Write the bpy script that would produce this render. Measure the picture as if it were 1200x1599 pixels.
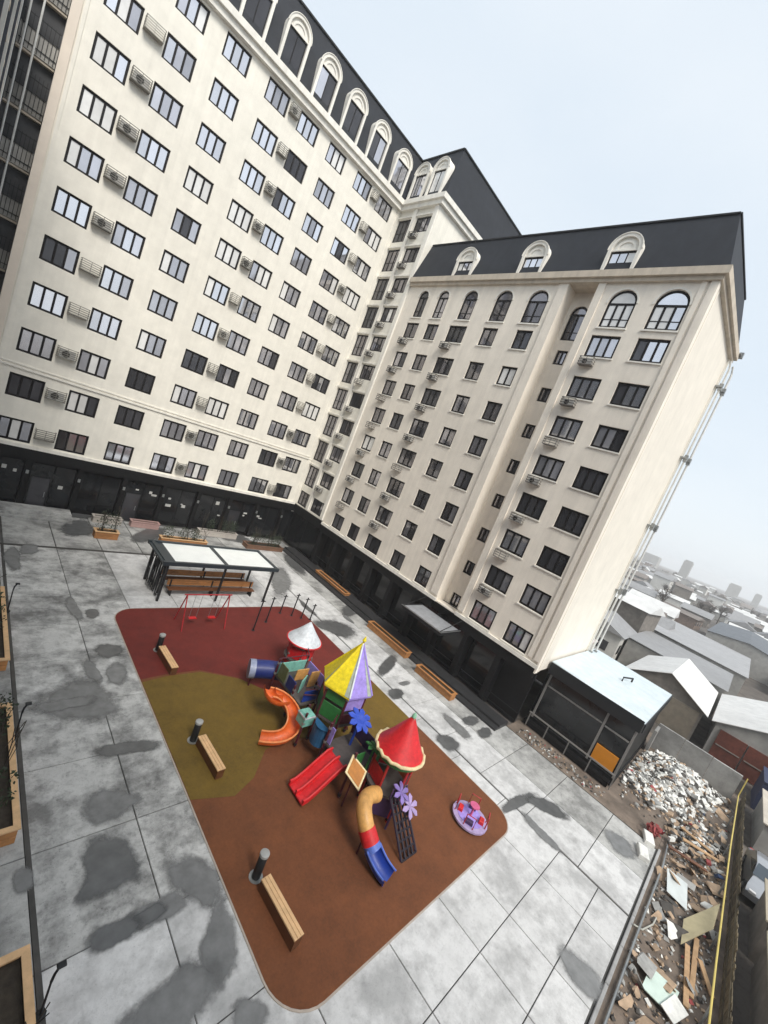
import bpy, math, random
from math import pi, sin, cos, radians
from mathutils import Vector, Matrix
rnd = random.Random(7)
S = bpy.context.scene
for o in list(bpy.data.objects): bpy.data.objects.remove(o)
COL = S.collection

# ------------------------------------------------------------------ camera
RC = [[0.6633261817961785, -0.6536503901365288, 0.3643343848967136],
      [0.15743279052317374, -0.35407334277831476, -0.9218714576348899],
      [0.731582731488237, 0.6688596529976626, -0.1319601135951943]]
CAM = Vector((-29.2383, -37.8095, 13.4325)); FPX = 643.954
cd = bpy.data.cameras.new('camera'); cam = bpy.data.objects.new('camera', cd); COL.objects.link(cam)
r_, u_, b_ = Vector(RC[0]), -Vector(RC[1]), -Vector(RC[2])
mw = Matrix((r_, u_, b_)).transposed().to_4x4(); mw.translation = CAM
cam.matrix_world = mw
cd.sensor_fit = 'HORIZONTAL'; cd.sensor_width = 36.0; cd.lens = FPX/1200*36
cd.clip_start = 0.05; cd.clip_end = 6000
S.camera = cam
def ray(u, v):
    a, b = (u-600)/FPX, (v-799.5)/FPX
    return Vector((a*RC[0][i]+b*RC[1][i]+RC[2][i] for i in range(3)))
def G(u, v, z=0.0):                       # photo pixel -> point on the level z
    r = ray(u, v); return CAM + r*((z-CAM.z)/r.z)

# ------------------------------------------------------------------ world, sun, exposure
SUN_EL, SUN_AZ = radians(50), math.atan2(-0.36, -0.93)      # azimuth of (x,y): atan2(x,y)
wd = bpy.data.worlds.new('World'); S.world = wd; wd.use_nodes = True
nt = wd.node_tree; nt.nodes.clear()
N = nt.nodes.new; L = nt.links.new
out = N('ShaderNodeOutputWorld'); bg = N('ShaderNodeBackground'); sky = N('ShaderNodeTexSky')
sky.sky_type = 'NISHITA'; sky.sun_disc = False; sky.sun_elevation = SUN_EL; sky.sun_rotation = SUN_AZ
sky.dust_density = 3.0; sky.air_density = 1.2
sc = N('ShaderNodeVectorMath'); sc.operation = 'SCALE'; sc.inputs['Scale'].default_value = 0.09
tc = N('ShaderNodeTexCoord'); mp = N('ShaderNodeMapping'); mp.inputs['Scale'].default_value = (1, 1, 2.5)
no = N('ShaderNodeTexNoise'); no.inputs['Scale'].default_value = 1.6; no.inputs['Detail'].default_value = 5
cr = N('ShaderNodeValToRGB'); cr.color_ramp.elements[0].position = .3; cr.color_ramp.elements[1].position = .75
cr.color_ramp.elements[0].color = (.36, .402, .442, 1); cr.color_ramp.elements[1].color = (.408, .437, .462, 1)
mx = N('ShaderNodeMixRGB'); mx.inputs[0].default_value = .9
L(sky.outputs[0], sc.inputs[0]); L(tc.outputs['Generated'], mp.inputs[0]); L(mp.outputs[0], no.inputs[0])
L(no.outputs[0], cr.inputs[0]); L(sc.outputs[0], mx.inputs[1]); L(cr.outputs[0], mx.inputs[2])
L(mx.outputs[0], bg.inputs[0]); L(bg.outputs[0], out.inputs[0]); bg.inputs[1].default_value = 1.0
sl = bpy.data.lights.new('sun', 'SUN'); sun = bpy.data.objects.new('sun', sl); COL.objects.link(sun)
sl.energy = 1.5; sl.angle = radians(24); sl.color = (1.0, .955, .88)
sd = Vector((sin(SUN_AZ)*cos(SUN_EL), cos(SUN_AZ)*cos(SUN_EL), sin(SUN_EL)))
sun.rotation_euler = sd.to_track_quat('Z', 'Y').to_euler(); sun.location = (-40, -60, 80)
S.view_settings.view_transform = 'Standard'; S.view_settings.look = 'None'
S.view_settings.exposure = 1.18; S.view_settings.gamma = 1
S.render.engine = 'CYCLES'; S.cycles.volume_bounces = 4
S.render.resolution_x = 768; S.render.resolution_y = 1024

# ------------------------------------------------------------------ materials
MATS = {}
def mat(name, col, rough=.7, var=.12, scale=3.0, metal=0.0, bump=0.0, bscale=None, spec=.5, streak=0.0, coat=0.0, stain=0.0, perobj=0.0, trans=0.0):
    if name in MATS: return MATS[name]
    m = bpy.data.materials.new(name); m.use_nodes = True; t = m.node_tree
    p = t.nodes['Principled BSDF']; n = t.nodes.new; l = t.links.new
    p.inputs['Roughness'].default_value = rough; p.inputs['Metallic'].default_value = metal
    p.inputs['Specular IOR Level'].default_value = spec; p.inputs['Coat Weight'].default_value = coat
    g = n('ShaderNodeNewGeometry')
    def noise(s, det=5, vec=None, rgh=.6):
        q = n('ShaderNodeTexNoise'); q.inputs['Scale'].default_value = s; q.inputs['Detail'].default_value = det
        q.inputs['Roughness'].default_value = rgh
        l(vec or g.outputs['Position'], q.inputs['Vector']); return q.outputs[0]
    def remap(v, a, b, lo=.3, hi=.7):
        q = n('ShaderNodeMapRange'); q.inputs[1].default_value = lo; q.inputs[2].default_value = hi
        q.inputs[3].default_value = a; q.inputs[4].default_value = b; l(v, q.inputs[0]); return q.outputs[0]
    def mul(a, b):
        q = n('ShaderNodeMath'); q.operation = 'MULTIPLY'; l(a, q.inputs[0]); l(b, q.inputs[1]); return q.outputs[0]
    f = remap(noise(scale), 1-var, 1+var)
    f = mul(f, remap(noise(scale*.13, 3), 1-var*.7, 1+var*.7))
    if streak:
        k = n('ShaderNodeMapping'); k.inputs['Scale'].default_value = (2.2, 2.2, .09); l(g.outputs['Position'], k.inputs[0])
        f = mul(f, remap(noise(1.0, 6, k.outputs[0]), 1-streak, 1+streak*.3, .3, .62))
    if stain:
        f = mul(f, remap(noise(.55, 7, None, .65), 1-stain, 1.0, .38, .56))
        f = mul(f, remap(noise(9, 4, None, .7), 1-stain*.35, 1.0, .3, .5))
        f = mul(f, remap(noise(2.3, 8, None, .75), 1-stain*.55, 1.0, .36, .47))
        f = mul(f, remap(noise(21, 3, None, .5), 1-stain*.7, 1.0, .30, .36))
    if perobj:
        oi = n('ShaderNodeObjectInfo'); f = mul(f, remap(oi.outputs['Random'], 1-perobj, 1+perobj, 0, 1))
    c = n('ShaderNodeVectorMath'); c.operation = 'SCALE'; c.inputs[0].default_value = col[:3]; l(f, c.inputs['Scale'])
    l(c.outputs[0], p.inputs['Base Color'])
    if bump:
        b = n('ShaderNodeBump'); b.inputs['Strength'].default_value = bump; b.inputs['Distance'].default_value = .02
        l(noise(bscale or scale*6, 4), b.inputs['Height']); l(b.outputs[0], p.inputs['Normal'])
    MATS[name] = m; return m
def roofmat(name, col, sx, rough=.55, axis=0, var=.1):      # sheet metal with seams across one axis
    if name in MATS: return MATS[name]
    m = mat(name, col, rough, var, 1.5); t = m.node_tree; p = t.nodes['Principled BSDF']
    w = t.nodes.new('ShaderNodeTexWave'); w.wave_type = 'BANDS'; w.bands_direction = 'XYZ'[axis]; w.inputs['Scale'].default_value = sx
    w.inputs['Distortion'].default_value = 0
    g = t.nodes.new('ShaderNodeNewGeometry'); t.links.new(g.outputs['Position'], w.inputs[0])
    b = t.nodes.new('ShaderNodeBump'); b.inputs['Strength'].default_value = .5; b.inputs['Distance'].default_value = .05
    t.links.new(w.outputs[0], b.inputs['Height']); t.links.new(b.outputs[0], p.inputs['Normal'])
    return m
M_WALLA = mat('stucco_white', (.83, .795, .71), .9, .06, 1.2, bump=.25, bscale=30, streak=.06)
M_WALLB = mat('stucco_cream', (.84, .775, .68), .9, .06, 1.0, bump=.25, bscale=30, streak=.08)
M_TRIM = mat('trim_white', (.82, .79, .72), .8, .05, 2, streak=.12)
M_TRIMD = mat('trim_sand', (.56, .49, .40), .85, .08, 2, streak=.15)
M_SLATE = mat('slate_roof', (.021, .024, .031), .7, .14, 1.6, bump=.3, bscale=9, streak=.1, spec=.3)
M_FRAME = mat('frame_black', (.010, .009, .010), .55, .1, 2, spec=.2)
M_GLASS = [mat('glass_clear', (.74, .745, .79), .05, .06, .6, metal=.85, perobj=.15),
           mat('glass_grey', (.52, .52, .56), .07, .10, .6, metal=.7, perobj=.3),
           mat('glass_curtain', (.78, .77, .75), .22, .08, 1.5, metal=.15, perobj=.12, coat=.6),
           mat('glass_dark', (.06, .06, .068), .05, .2, .6, metal=.3, perobj=.3)]
M_GLASSB = [mat('glass_brown', (.20, .19, .20), .05, .15, .6, metal=.7, perobj=.4),
            mat('glass_dim', (.30, .29, .31), .06, .12, .6, metal=.7, perobj=.35),
            M_GLASS[3], M_GLASS[2]]
M_SHOP = mat('shop_glass_black', (.010, .011, .013), .10, .2, .8, spec=.45)
M_GRANITE = mat('granite_black', (.009, .009, .010), .5, .25, 6, spec=.2)
M_BASKET = mat('basket_metal', (.205, .195, .17), .6, .15, 3, perobj=.35)
M_AC = mat('ac_white', (.55, .54, .51), .5, .08, 3)
M_CONC = mat('concrete_slab', (.60, .60, .60), .75, .08, 2.2, bump=.3, bscale=25, stain=.30, perobj=.08)
M_CONCD = mat('concrete_dirty', (.52, .52, .51), .75, .10, 2.2, bump=.3, bscale=25, stain=.62, perobj=.10)
M_CONC2 = mat('concrete_path', (.42, .42, .41), .8, .12, 2.0, bump=.3, bscale=25, stain=.5, perobj=.12)
M_BASE = mat('mortar_dark', (.075, .073, .07), .9, .2, 3)
M_WET = mat('wet_concrete', (.115, .117, .118), .34, .22, 2.5, spec=.6)
M_WET2 = mat('damp_concrete', (.19, .192, .192), .5, .2, 2.5)
M_DARKM = mat('dark_metal', (.016, .017, .019), .5, .1, 3, spec=.3)
M_GREYM = mat('grey_metal', (.32, .33, .33), .4, .1, 3, metal=.6)
M_WOOD = mat('planter_wood', (.42, .19, .065), .6, .2, 4, bump=.2, perobj=.15)
M_WOODP = mat('bench_wood_pale', (.66, .42, .22), .55, .14, 5, bump=.2)
M_WOODD = mat('bench_wood_dark', (.13, .05, .02), .5, .2, 5)
M_SOIL = mat('soil', (.045, .035, .025), .95, .3, 8, bump=.6)
M_LEAF = mat('leaf_dark', (.022, .036, .014), .7, .4, 6)
M_EARTH = mat('earth', (.19, .15, .12), .95, .25, 1.2, bump=.6, bscale=6, stain=.35)
def pm(name, c, r=.5): return mat('plastic_'+name, c, r, .16, 7, coat=.05, stain=.16)

# ------------------------------------------------------------------ builders
W = {}
def reg(o, parent=None, M=Matrix.Identity(4)):
    COL.objects.link(o)
    if parent is not None:
        o.parent = parent; o.matrix_parent_inverse = W[parent.name].inverted()
    o.matrix_basis = M; W[o.name] = M.copy(); return o
def tag(o, label=None, cat=None, group=None, kind=None):
    if label: o['label'] = label
    if cat: o['category'] = cat
    if group: o['group'] = group
    if kind: o['kind'] = kind
    return o
def thing(name, loc, label, cat, group=None, rz=0):
    o = bpy.data.objects.new(name, None); o.empty_display_size = .3
    reg(o, None, Matrix.Translation(Vector(loc)) @ Matrix.Rotation(rz, 4, 'Z'))
    return tag(o, label, cat, group)
def T(x, y, z=0, rz=0): return Matrix.Translation((x, y, z)) @ Matrix.Rotation(rz, 4, 'Z')
class MB:
    def __init__(s): s.v = []; s.f = []; s.mi = []; s.m = 0; s.X = Matrix.Identity(4)
    def add(s, vs, fs):
        k = len(s.v); s.v += [tuple(s.X @ Vector(p)) for p in vs]
        for f in fs: s.f.append(tuple(i+k for i in f)); s.mi.append(s.m)
        return s
    def box(s, x0, x1, y0, y1, z0, z1):
        if x0 > x1: x0, x1 = x1, x0
        if y0 > y1: y0, y1 = y1, y0
        return s.add([(x0,y0,z0),(x1,y0,z0),(x1,y1,z0),(x0,y1,z0),(x0,y0,z1),(x1,y0,z1),(x1,y1,z1),(x0,y1,z1)],
                     [(3,2,1,0),(4,5,6,7),(0,1,5,4),(1,2,6,5),(2,3,7,6),(3,0,4,7)])
    def bbox(s, x0, x1, y0, y1, z0, z1, b=.01):     # box with a chamfered top edge
        return s.add([(x0,y0,z0),(x1,y0,z0),(x1,y1,z0),(x0,y1,z0),(x0,y0,z1-b),(x1,y0,z1-b),(x1,y1,z1-b),(x0,y1,z1-b),
                      (x0+b,y0+b,z1),(x1-b,y0+b,z1),(x1-b,y1-b,z1),(x0+b,y1-b,z1)],
                     [(3,2,1,0),(0,1,5,4),(1,2,6,5),(2,3,7,6),(3,0,4,7),(4,5,9,8),(5,6,10,9),(6,7,11,10),(7,4,8,11),(8,9,10,11)])
    def bar(s, a, b, w, h=None):                    # square bar between two points
        a, b = Vector(a), Vector(b); d = b-a; h = h or w
        q = d.to_track_quat('X', 'Z').to_matrix().to_4x4(); o = s.X
        s.X = o @ Matrix.Translation(a) @ q; s.box(0, d.length, -w/2, w/2, -h/2, h/2); s.X = o; return s
    def tube(s, pts, r, n=8, cap=True, a0=0, a1=2*pi, rf=None):
        pts = [Vector(p) for p in pts]; full = abs(a1-a0) > 6.2; k0 = []; vs = []; fs = []
        up = Vector((0, 0, 1)); m = n if full else n+1
        for i, p in enumerate(pts):
            d = (pts[min(i+1, len(pts)-1)]-pts[max(i-1, 0)]).normalized()
            e = up.cross(d)
            if e.length < .05: e = Vector((1, 0, 0)).cross(d) if abs(d.x) < .9 else Vector((0, 1, 0))
            e.normalize(); f = d.cross(e).normalized(); rr = rf(i/(len(pts)-1)) if rf else r
            for j in range(m):
                a = a0+(a1-a0)*j/n; vs.append(p+e*cos(a)*rr+f*sin(a)*rr)
        for i in range(len(pts)-1):
            for j in range(n):
                j2 = (j+1) % m; fs.append((i*m+j, i*m+j2, (i+1)*m+j2, (i+1)*m+j))
        if cap and full:
            fs.append(tuple(range(m))[::-1]); fs.append(tuple(range((len(pts)-1)*m, len(pts)*m)))
        return s.add(vs, fs)
    def cyl(s, x, y, z0, z1, r, n=12, r1=None):
        r1 = r if r1 is None else r1
        vs = [(x+r*cos(2*pi*j/n), y+r*sin(2*pi*j/n), z0) for j in range(n)]+[(x+r1*cos(2*pi*j/n), y+r1*sin(2*pi*j/n), z1) for j in range(n)]
        return s.add(vs, [(j, (j+1) % n, n+(j+1) % n, n+j) for j in range(n)]+[tuple(range(n))[::-1], tuple(range(n, 2*n))])
    def lathe(s, prof, n=16, x=0, y=0):
        vs = [(x+r*cos(2*pi*j/n), y+r*sin(2*pi*j/n), z) for r, z in prof for j in range(n)]
        fs = [(i*n+j, i*n+(j+1) % n, (i+1)*n+(j+1) % n, (i+1)*n+j) for i in range(len(prof)-1) for j in range(n)]
        return s.add(vs, fs+[tuple(range(n))[::-1], tuple(range((len(prof)-1)*n, len(prof)*n))])
    def prism(s, poly, z0, z1):
        n = len(poly); vs = [(p[0], p[1], z0) for p in poly]+[(p[0], p[1], z1) for p in poly]
        return s.add(vs, [(j, (j+1) % n, n+(j+1) % n, n+j) for j in range(n)]+[tuple(range(n))[::-1], tuple(range(n, 2*n))])
    def yprism(s, poly, y0, y1):                    # poly in x,z ; extruded along y
        n = len(poly); vs = [(p[0], y0, p[1]) for p in poly]+[(p[0], y1, p[1]) for p in poly]
        return s.add(vs, [(j, (j+1) % n, n+(j+1) % n, n+j) for j in range(n)]+[tuple(range(n))[::-1], tuple(range(n, 2*n))])
    def mesh(s, name, mats, smooth=False):
        me = bpy.data.meshes.new(name); me.from_pydata(s.v, [], s.f)
        for m in (mats if isinstance(mats, (list, tuple)) else [mats]): me.materials.append(m)
        me.polygons.foreach_set('material_index', s.mi)
        if smooth:
            me.polygons.foreach_set('use_smooth', [True]*len(s.f)); me.set_sharp_from_angle(angle=radians(40))
        me.update(); return me
    def build(s, name, mats, parent=None, M=Matrix.Identity(4), smooth=False):
        return reg(bpy.data.objects.new(name, s.mesh(name, mats, smooth)), parent, M)
def inst(name, me, parent=None, M=Matrix.Identity(4)): return reg(bpy.data.objects.new(name, me), parent, M)
def structure(o): return tag(o, kind='structure')
_mc = {}
def cached(key, fn):
    if key not in _mc: _mc[key] = fn()
    return _mc[key]
def B(*a): return MB().box(*a)

# ------------------------------------------------------------------ facades with real openings
def facade(parent, M, u0, u1, z0, z1, holes, material, rev=.22, name='wall'):
    """wall in local u,depth,z ; holes (u0,u1,z0,z1,arch)"""
    us = sorted({u0, u1, *[h[0] for h in holes], *[h[1] for h in holes]})
    zs = sorted({z0, z1, *[h[2] for h in holes], *[h[3] for h in holes]})
    mb = MB()
    def inh(u, z): return any(h[0] < u < h[1] and h[2] < z < h[3] for h in holes)
    for i in range(len(us)-1):
        k = 0
        while k < len(zs)-1:                        # merge cells upwards
            uc = (us[i]+us[i+1])/2
            if inh(uc, (zs[k]+zs[k+1])/2): k += 1; continue
            j = k
            while j+1 < len(zs)-1 and not inh(uc, (zs[j+1]+zs[j+2])/2): j += 1
            mb.add([(us[i], 0, zs[k]), (us[i+1], 0, zs[k]), (us[i+1], 0, zs[j+1]), (us[i], 0, zs[j+1])], [(0, 1, 2, 3)]); k = j+1
    for h in holes:
        a, b, c, d = h[:4]; arch = len(h) > 4 and h[4]
        mb.add([(a,0,c),(b,0,c),(b,rev,c),(a,rev,c)], [(0,1,2,3)])
        mb.add([(a,0,c),(a,rev,c),(a,rev,d),(a,0,d)], [(0,1,2,3)]); mb.add([(b,0,c),(b,0,d),(b,rev,d),(b,rev,c)], [(0,1,2,3)])
        if not arch: mb.add([(a,0,d),(a,rev,d),(b,rev,d),(b,0,d)], [(0,1,2,3)])
        else:
            r = (b-a)/2; m = (a+b)/2; n = 10; sp = d-r
            P = [(m-r*cos(pi*t/n), sp+r*sin(pi*t/n)) for t in range(n+1)]
            for t in range(n):
                p, q = P[t], P[t+1]
                mb.add([(p[0],0,p[1]),(q[0],0,q[1]),(q[0],0,d),(p[0],0,d)], [(0,1,2,3)])
                mb.add([(p[0],0,p[1]),(p[0],rev,p[1]),(q[0],rev,q[1]),(q[0],0,q[1])], [(0,1,2,3)])
    return mb.build(name, material, parent, M)
def window_meshes(w, h, npan, arch, fw=.14, transom=None):
    f = MB(); d0, d1 = .10, .17
    top = h-w/2 if arch else h
    f.box(-w/2, w/2, d0, d1, 0, fw); f.box(-w/2, -w/2+fw, d0, d1, fw, top if arch else h-fw); f.box(w/2-fw, w/2, d0, d1, fw, top if arch else h-fw)
    if not arch: f.box(-w/2, w/2, d0, d1, h-fw, h)
    else:
        n = 12; r = w/2
        for t in range(n):
            A = [(rr*-cos(pi*k/n), top+rr*sin(pi*k/n)) for rr in (r, r-fw) for k in (t, t+1)]
            f.yprism([A[0], A[1], A[3], A[2]], d0, d1)
        f.box(-w/2+fw, w/2-fw, d0, d1-.005, top-fw*.6, top+fw*.4)
    pw = (w-2*fw-(npan-1)*fw*.95)/npan
    for k in range(1, npan):
        x = -w/2+fw+k*pw+(k-1)*fw*.95; f.box(x, x+fw*.95, d0+.004, d1-.004, fw, (top-fw*.6) if arch else h-fw)
    if transom: f.box(-w/2+fw, w/2-fw, d0+.008, d1-.008, transom, transom+.05)
    hz = (top-fw*.6 if arch else h-fw)-fw
    panes = []
    for k in range(npan):
        x = -w/2+fw+k*(pw+fw*.95); panes.append((B(x, x+pw, .13, .145, fw, fw+hz), x))
    extra = None
    if arch:
        r = w/2-fw; n = 12
        extra = MB().yprism([(-r*cos(pi*t/n), top+fw*.4+(r-.05)*sin(pi*t/n)) for t in range(n+1)], .13, .145)
    return f.mesh('window', M_FRAME), panes, extra
def place_window(parent, M, u, z, w, h, npan, glass, weights, arch=False, transom=None):
    key = ('win', w, h, npan, arch, transom)
    fm, panes, extra = cached(key, lambda: window_meshes(w, h, npan, arch, transom=transom))
    MM = M @ Matrix.Translation((u, 0, z))
    o = inst('window', fm, parent, MM)
    base = rnd.choices(range(len(glass)), weights)[0]
    for k, (pb, x) in enumerate(panes):
        g = glass[base if rnd.random() < .72 else rnd.choices(range(len(glass)), weights)[0]]
        inst('pane', cached(key+(k, g.name), lambda: pb.mesh('pane', g)), o, MM)
    if extra:
        g = glass[base]; inst('pane', cached(key+('x', g.name), lambda: extra.mesh('pane', g)), o, MM)
    return o, MM
M_BASKETD = mat('basket_dark', (.13, .12, .11), .6, .2, 3, perobj=.35)
def basket_mesh(w, h, d):
    b = MB()
    n = max(4, int(h/.11))
    for k in range(n):
        z = k*(h-.035)/(n-1); b.box(-w/2, w/2, -d, -d+.02, z, z+.045); b.box(-w/2, -w/2+.02, -d+.02, 0, z, z+.045); b.box(w/2-.02, w/2, -d+.02, 0, z, z+.045)
    for x in (-w/2+.02, -.015, w/2-.05): b.box(x, x+.03, -d+.02, -d+.045, 0, h)
    b.box(-w/2+.021, w/2-.021, -d+.046, -.004, .0, .02)
    return b.mesh('air_conditioner_basket', M_BASKET if h > .6 else M_BASKETD)
def ac_mesh(w, h, d):
    b = MB().bbox(-w/2, w/2, -d, -.06, .03, h, .02); b.m = 1; b.cyl(0, 0, 0, 0, .01, 4)
    b.X = Matrix.Translation((-.08, -d-.004, h*.5)) @ Matrix.Rotation(pi/2, 4, 'X'); b.cyl(0, 0, -.002, .006, h*.38, 14)
    return b.mesh('air_conditioner', [M_AC, M_DARKM])
def place_basket(parent, M, u, z, w, h, d, p_ac=.75):
    MM = M @ Matrix.Translation((u, -.005, z))
    o = inst('air_conditioner_basket', cached(('bk', w, h, d), lambda: basket_mesh(w, h, d)), parent, MM)
    if rnd.random() < p_ac:
        inst('air_conditioner', cached(('ac', w, h, d), lambda: ac_mesh(w*.78, h*.85, d*.8)), o, MM)
def dormer(parent, M, u, z, w, H, lean, npan=2):
    """white arched dormer standing on the mansard; local depth 0 = front"""
    MM = M @ Matrix.Translation((u, 0, z)); r = w/2; top = H-r; n = 14; fw = .2
    def arc(rr, zz=top): return [(-rr*cos(pi*t/n), zz+rr*sin(pi*t/n)) for t in range(n+1)]
    def mk():
        b = MB(); ri = r-fw
        b.box(-r, -ri, -.12, lean, 0, top); b.box(ri, r, -.12, lean, 0, top)
        A, C2 = arc(r), arc(ri)
        for t in range(n): b.yprism([A[t], A[t+1], C2[t+1], C2[t]], -.12, lean+.35)
        wi = ri-.02
        b.box(-ri, ri, .02, .1, 0, .18)
        # tympanum with a raised ring
        zt = top+.02
        b.yprism([(-ri, zt)]+arc(ri-.002)+[(ri, zt)], .04, .12)
        A, C2 = arc(ri*.78, top), arc(ri*.6, top)
        for t in range(n): b.yprism([A[t], A[t+1], C2[t+1], C2[t]], -.02, .04)
        b.box(-ri, ri, -.03, .04, zt-.08, zt+.03)
        # keel over the arch
        A, C2 = arc(r+.05), arc(r)
        for t in range(n): b.yprism([A[t], A[t+1], C2[t+1], C2[t]], -.17, -.02)
        return b.mesh('dormer', M_TRIM)
    o = inst('dormer', cached(('dm', w, H, lean), mk), parent, MM)
    ww = (r-fw)*2-.02; wh = top-.2-.07
    fm, panes, _ = cached(('dw', ww, wh, npan), lambda: window_meshes(ww, wh, npan, False, fw=.07))
    M2 = MM @ Matrix.Translation((0, -.02, .19))
    inst('window_frame', fm, o, M2)
    for k, (pb, x) in enumerate(panes):
        g = M_GLASS[rnd.choice((1, 1, 3, 2) if H > 3 else (0, 2, 2))]; inst('pane', cached(('dp', ww, wh, npan, k, g.name), lambda: pb.mesh('pane', g)), o, M2)
    return o

XB = -2.1
MA = Matrix.Identity(4)                                    # facade A: u = x, depth = y
MBx = Matrix(((0, 1, 0, XB), (-1, 0, 0, 0), (0, 0, 1, 0), (0, 0, 0, 1)))   # facade B: u = -y, depth = x-XB

# ------------------------------------------------------------------ ground
g = MB().add([(-100, -770, -.12), (2580, -770, -.12), (2580, 1170, -.12), (-100, 1170, -.12)], [(0, 1, 2, 3)])
structure(g.build('ground', mat('far_ground', (.115, .10, .088), .95, .35, .05, stain=.4)))
structure(B(-31, -2.1, -38.95, 1.0, -.10, -.05).build('courtyard_bed', M_BASE))
pav = structure(MB().box(-30.9, -2.2, -38.9, .9, -.049, -.045).build('courtyard_pavement', M_BASE))
COURT = (-21.75, -9.25, -34.2, -14.65)
def slab(x0, x1, y0, y1, m, gap=.015, jit=.004):
    w, h = round(x1-x0-gap*2, 3), round(y1-y0-gap*2, 3)
    me = cached(('slab', w, h, m.name), lambda: MB().bbox(-w/2, w/2, -h/2, h/2, -.044, 0, .012).mesh('paving_slab', m))
    inst('paving_slab', me, pav, T((x0+x1)/2, (y0+y1)/2, rnd.uniform(-jit, jit)))
gx = [-26, -23.4, -20.8, -18.1, -15.5, -13.4, -10.5, -8.3]
gy = [-38.9, -37.7, -36, -33.15, -30.3, -27.45, -24.6, -21.75, -18.9, -16.05, -13.2, -10.35, -6.9]
for i in range(len(gx)-1):
    for j in range(len(gy)-1):
        if gx[i] > COURT[0]-.1 and gx[i+1] < COURT[1]+.1 and gy[j] > COURT[2]-.1 and gy[j+1] < COURT[3]+.1: continue
        slab(gx[i], gx[i+1], gy[j], gy[j+1], M_CONCD if gx[i] < -21 and gy[j] > -32 else M_CONC)
yy = [-38.9, -36.8, -34.2, -31.6, -29, -26.4, -23.8, -21.2, -18.6, -16, -13.4, -10.8, -8.2, -5.5, -2.8, -.1]
for j in range(len(yy)-1):
    slab(-8.2, -5.4, yy[j], yy[j+1], M_CONC); slab(-5.4, -2.25, yy[j], yy[j+1], M_CONC2)
xx = [-26, -23.4, -20.8, -18.2, -15.6, -13, -10.4, -8.2]
for i in range(len(xx)-1):
    slab(xx[i], xx[i+1], -6.75, -3.4, M_CONC2, .03); slab(xx[i], xx[i+1], -3.4, -.1, M_CONC2, .03)
yl = [-38.9, -36, -33.15, -30.3, -27.45, -24.6, -21.75, -18.9, -16.05, -13.2, -10.35, -6.9, -3.4, -.1]
for j in range(len(yl)-1): slab(-30.2, -26.09, yl[j], yl[j+1], M_CONC2)

structure(B(-30, -8.2, -6.92, -6.66, -.04, .006).build('drain_channel', mat('drain_dark', (.05, .048, .045), .6, .3, 3)))
structure(B(-26.09, -25.97, -38.9, -6.93, -.04, .004).build('drain_channel', MATS['drain_dark']))
# rubber play surface
def rrect(x0, x1, y0, y1, r, n=8):
    P = []
    for cx, cy, a in ((x1-r, y1-r, 0), (x0+r, y1-r, 90), (x0+r, y0+r, 180), (x1-r, y0+r, 270)):
        P += [(cx+r*cos(radians(a+90*k/n)), cy+r*sin(radians(a+90*k/n))) for k in range(n+1)]
    return P
M_RUST = mat('rubber_rust', (.170, .056, .018), .85, .13, 14, bump=.6, bscale=90, stain=.18)
M_RED = mat('rubber_red', (.150, .017, .011), .85, .13, 14, bump=.6, bscale=90, stain=.18)
M_OLIVE = mat('rubber_olive', (.155, .094, .011), .85, .13, 14, bump=.6, bscale=90, stain=.18)
oc = rrect(*COURT, 1.15)
play = structure(MB().prism(oc, -.05, .030).build('play_surface', M_RUST))
inner = rrect(COURT[0]+.01, COURT[1]-.01, COURT[2]+.01, COURT[3]-.01, 1.15)
kb = MB(); ok = rrect(COURT[0]-.05, COURT[1]+.05, COURT[2]-.05, COURT[3]+.05, 1.2); n = len(oc)
for i in range(n):
    j = (i+1) % n; kb.prism([ok[i], ok[j], oc[j], oc[i]], -.04, .022)
kb.build('kerb_edging', mat('kerb_pale', (.40, .34, .29), .8, .15, 4), play)
def clip_y(poly, y0, up=True):                               # keep the side y>y0 (up) with a wavy border given by fn
    R = []
    for i in range(len(poly)):
        a, b = poly[i], poly[(i+1) % len(poly)]
        ina, inb = (a[1] > y0) == up, (b[1] > y0) == up
        if ina: R.append(a)
        if ina != inb:
            t = (y0-a[1])/(b[1]-a[1]); R.append((a[0]+(b[0]-a[0])*t, y0))
    return R
redp = clip_y(inner, -20.9)
i0 = max(range(len(redp)), key=lambda i: -redp[i][0]*1 - redp[i][1])  # noqa
# red zone: straight outline above, curved lower border dipping to the right
top = [p for p in redp if p[1] > -20.89]
top.sort(key=lambda p: math.atan2(p[1]+18, p[0]+15.5))
curve = [(-21.74, -20.9), (-20.6, -20.75), (-19.0, -20.75), (-17.4, -21.7), (-16.2, -23.2), (-14.5, -24.2), (-12.2, -24.4), (-9.26, -23.9)]
redpoly = curve + [p for p in [(-9.26, -16.0)] if 0] + sorted([p for p in inner if p[1] > -20 and p[0] > -15.5], key=lambda p: p[1]-p[0]*.5) + sorted([p for p in inner if p[1] > -20 and p[0] <= -15.5], key=lambda p: -p[1]-p[0]*.5)
MB().prism(redpoly, .0, .034).build('red_rubber_zone', M_RED, play)
def smooth_poly(P, it=2):
    for _ in range(it):
        Q = []
        for i in range(len(P)):
            a, b = P[i], P[(i+1) % len(P)]
            Q += [(a[0]*.75+b[0]*.25, a[1]*.75+b[1]*.25), (a[0]*.25+b[0]*.75, a[1]*.25+b[1]*.75)]
        P = Q
    return P
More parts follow.
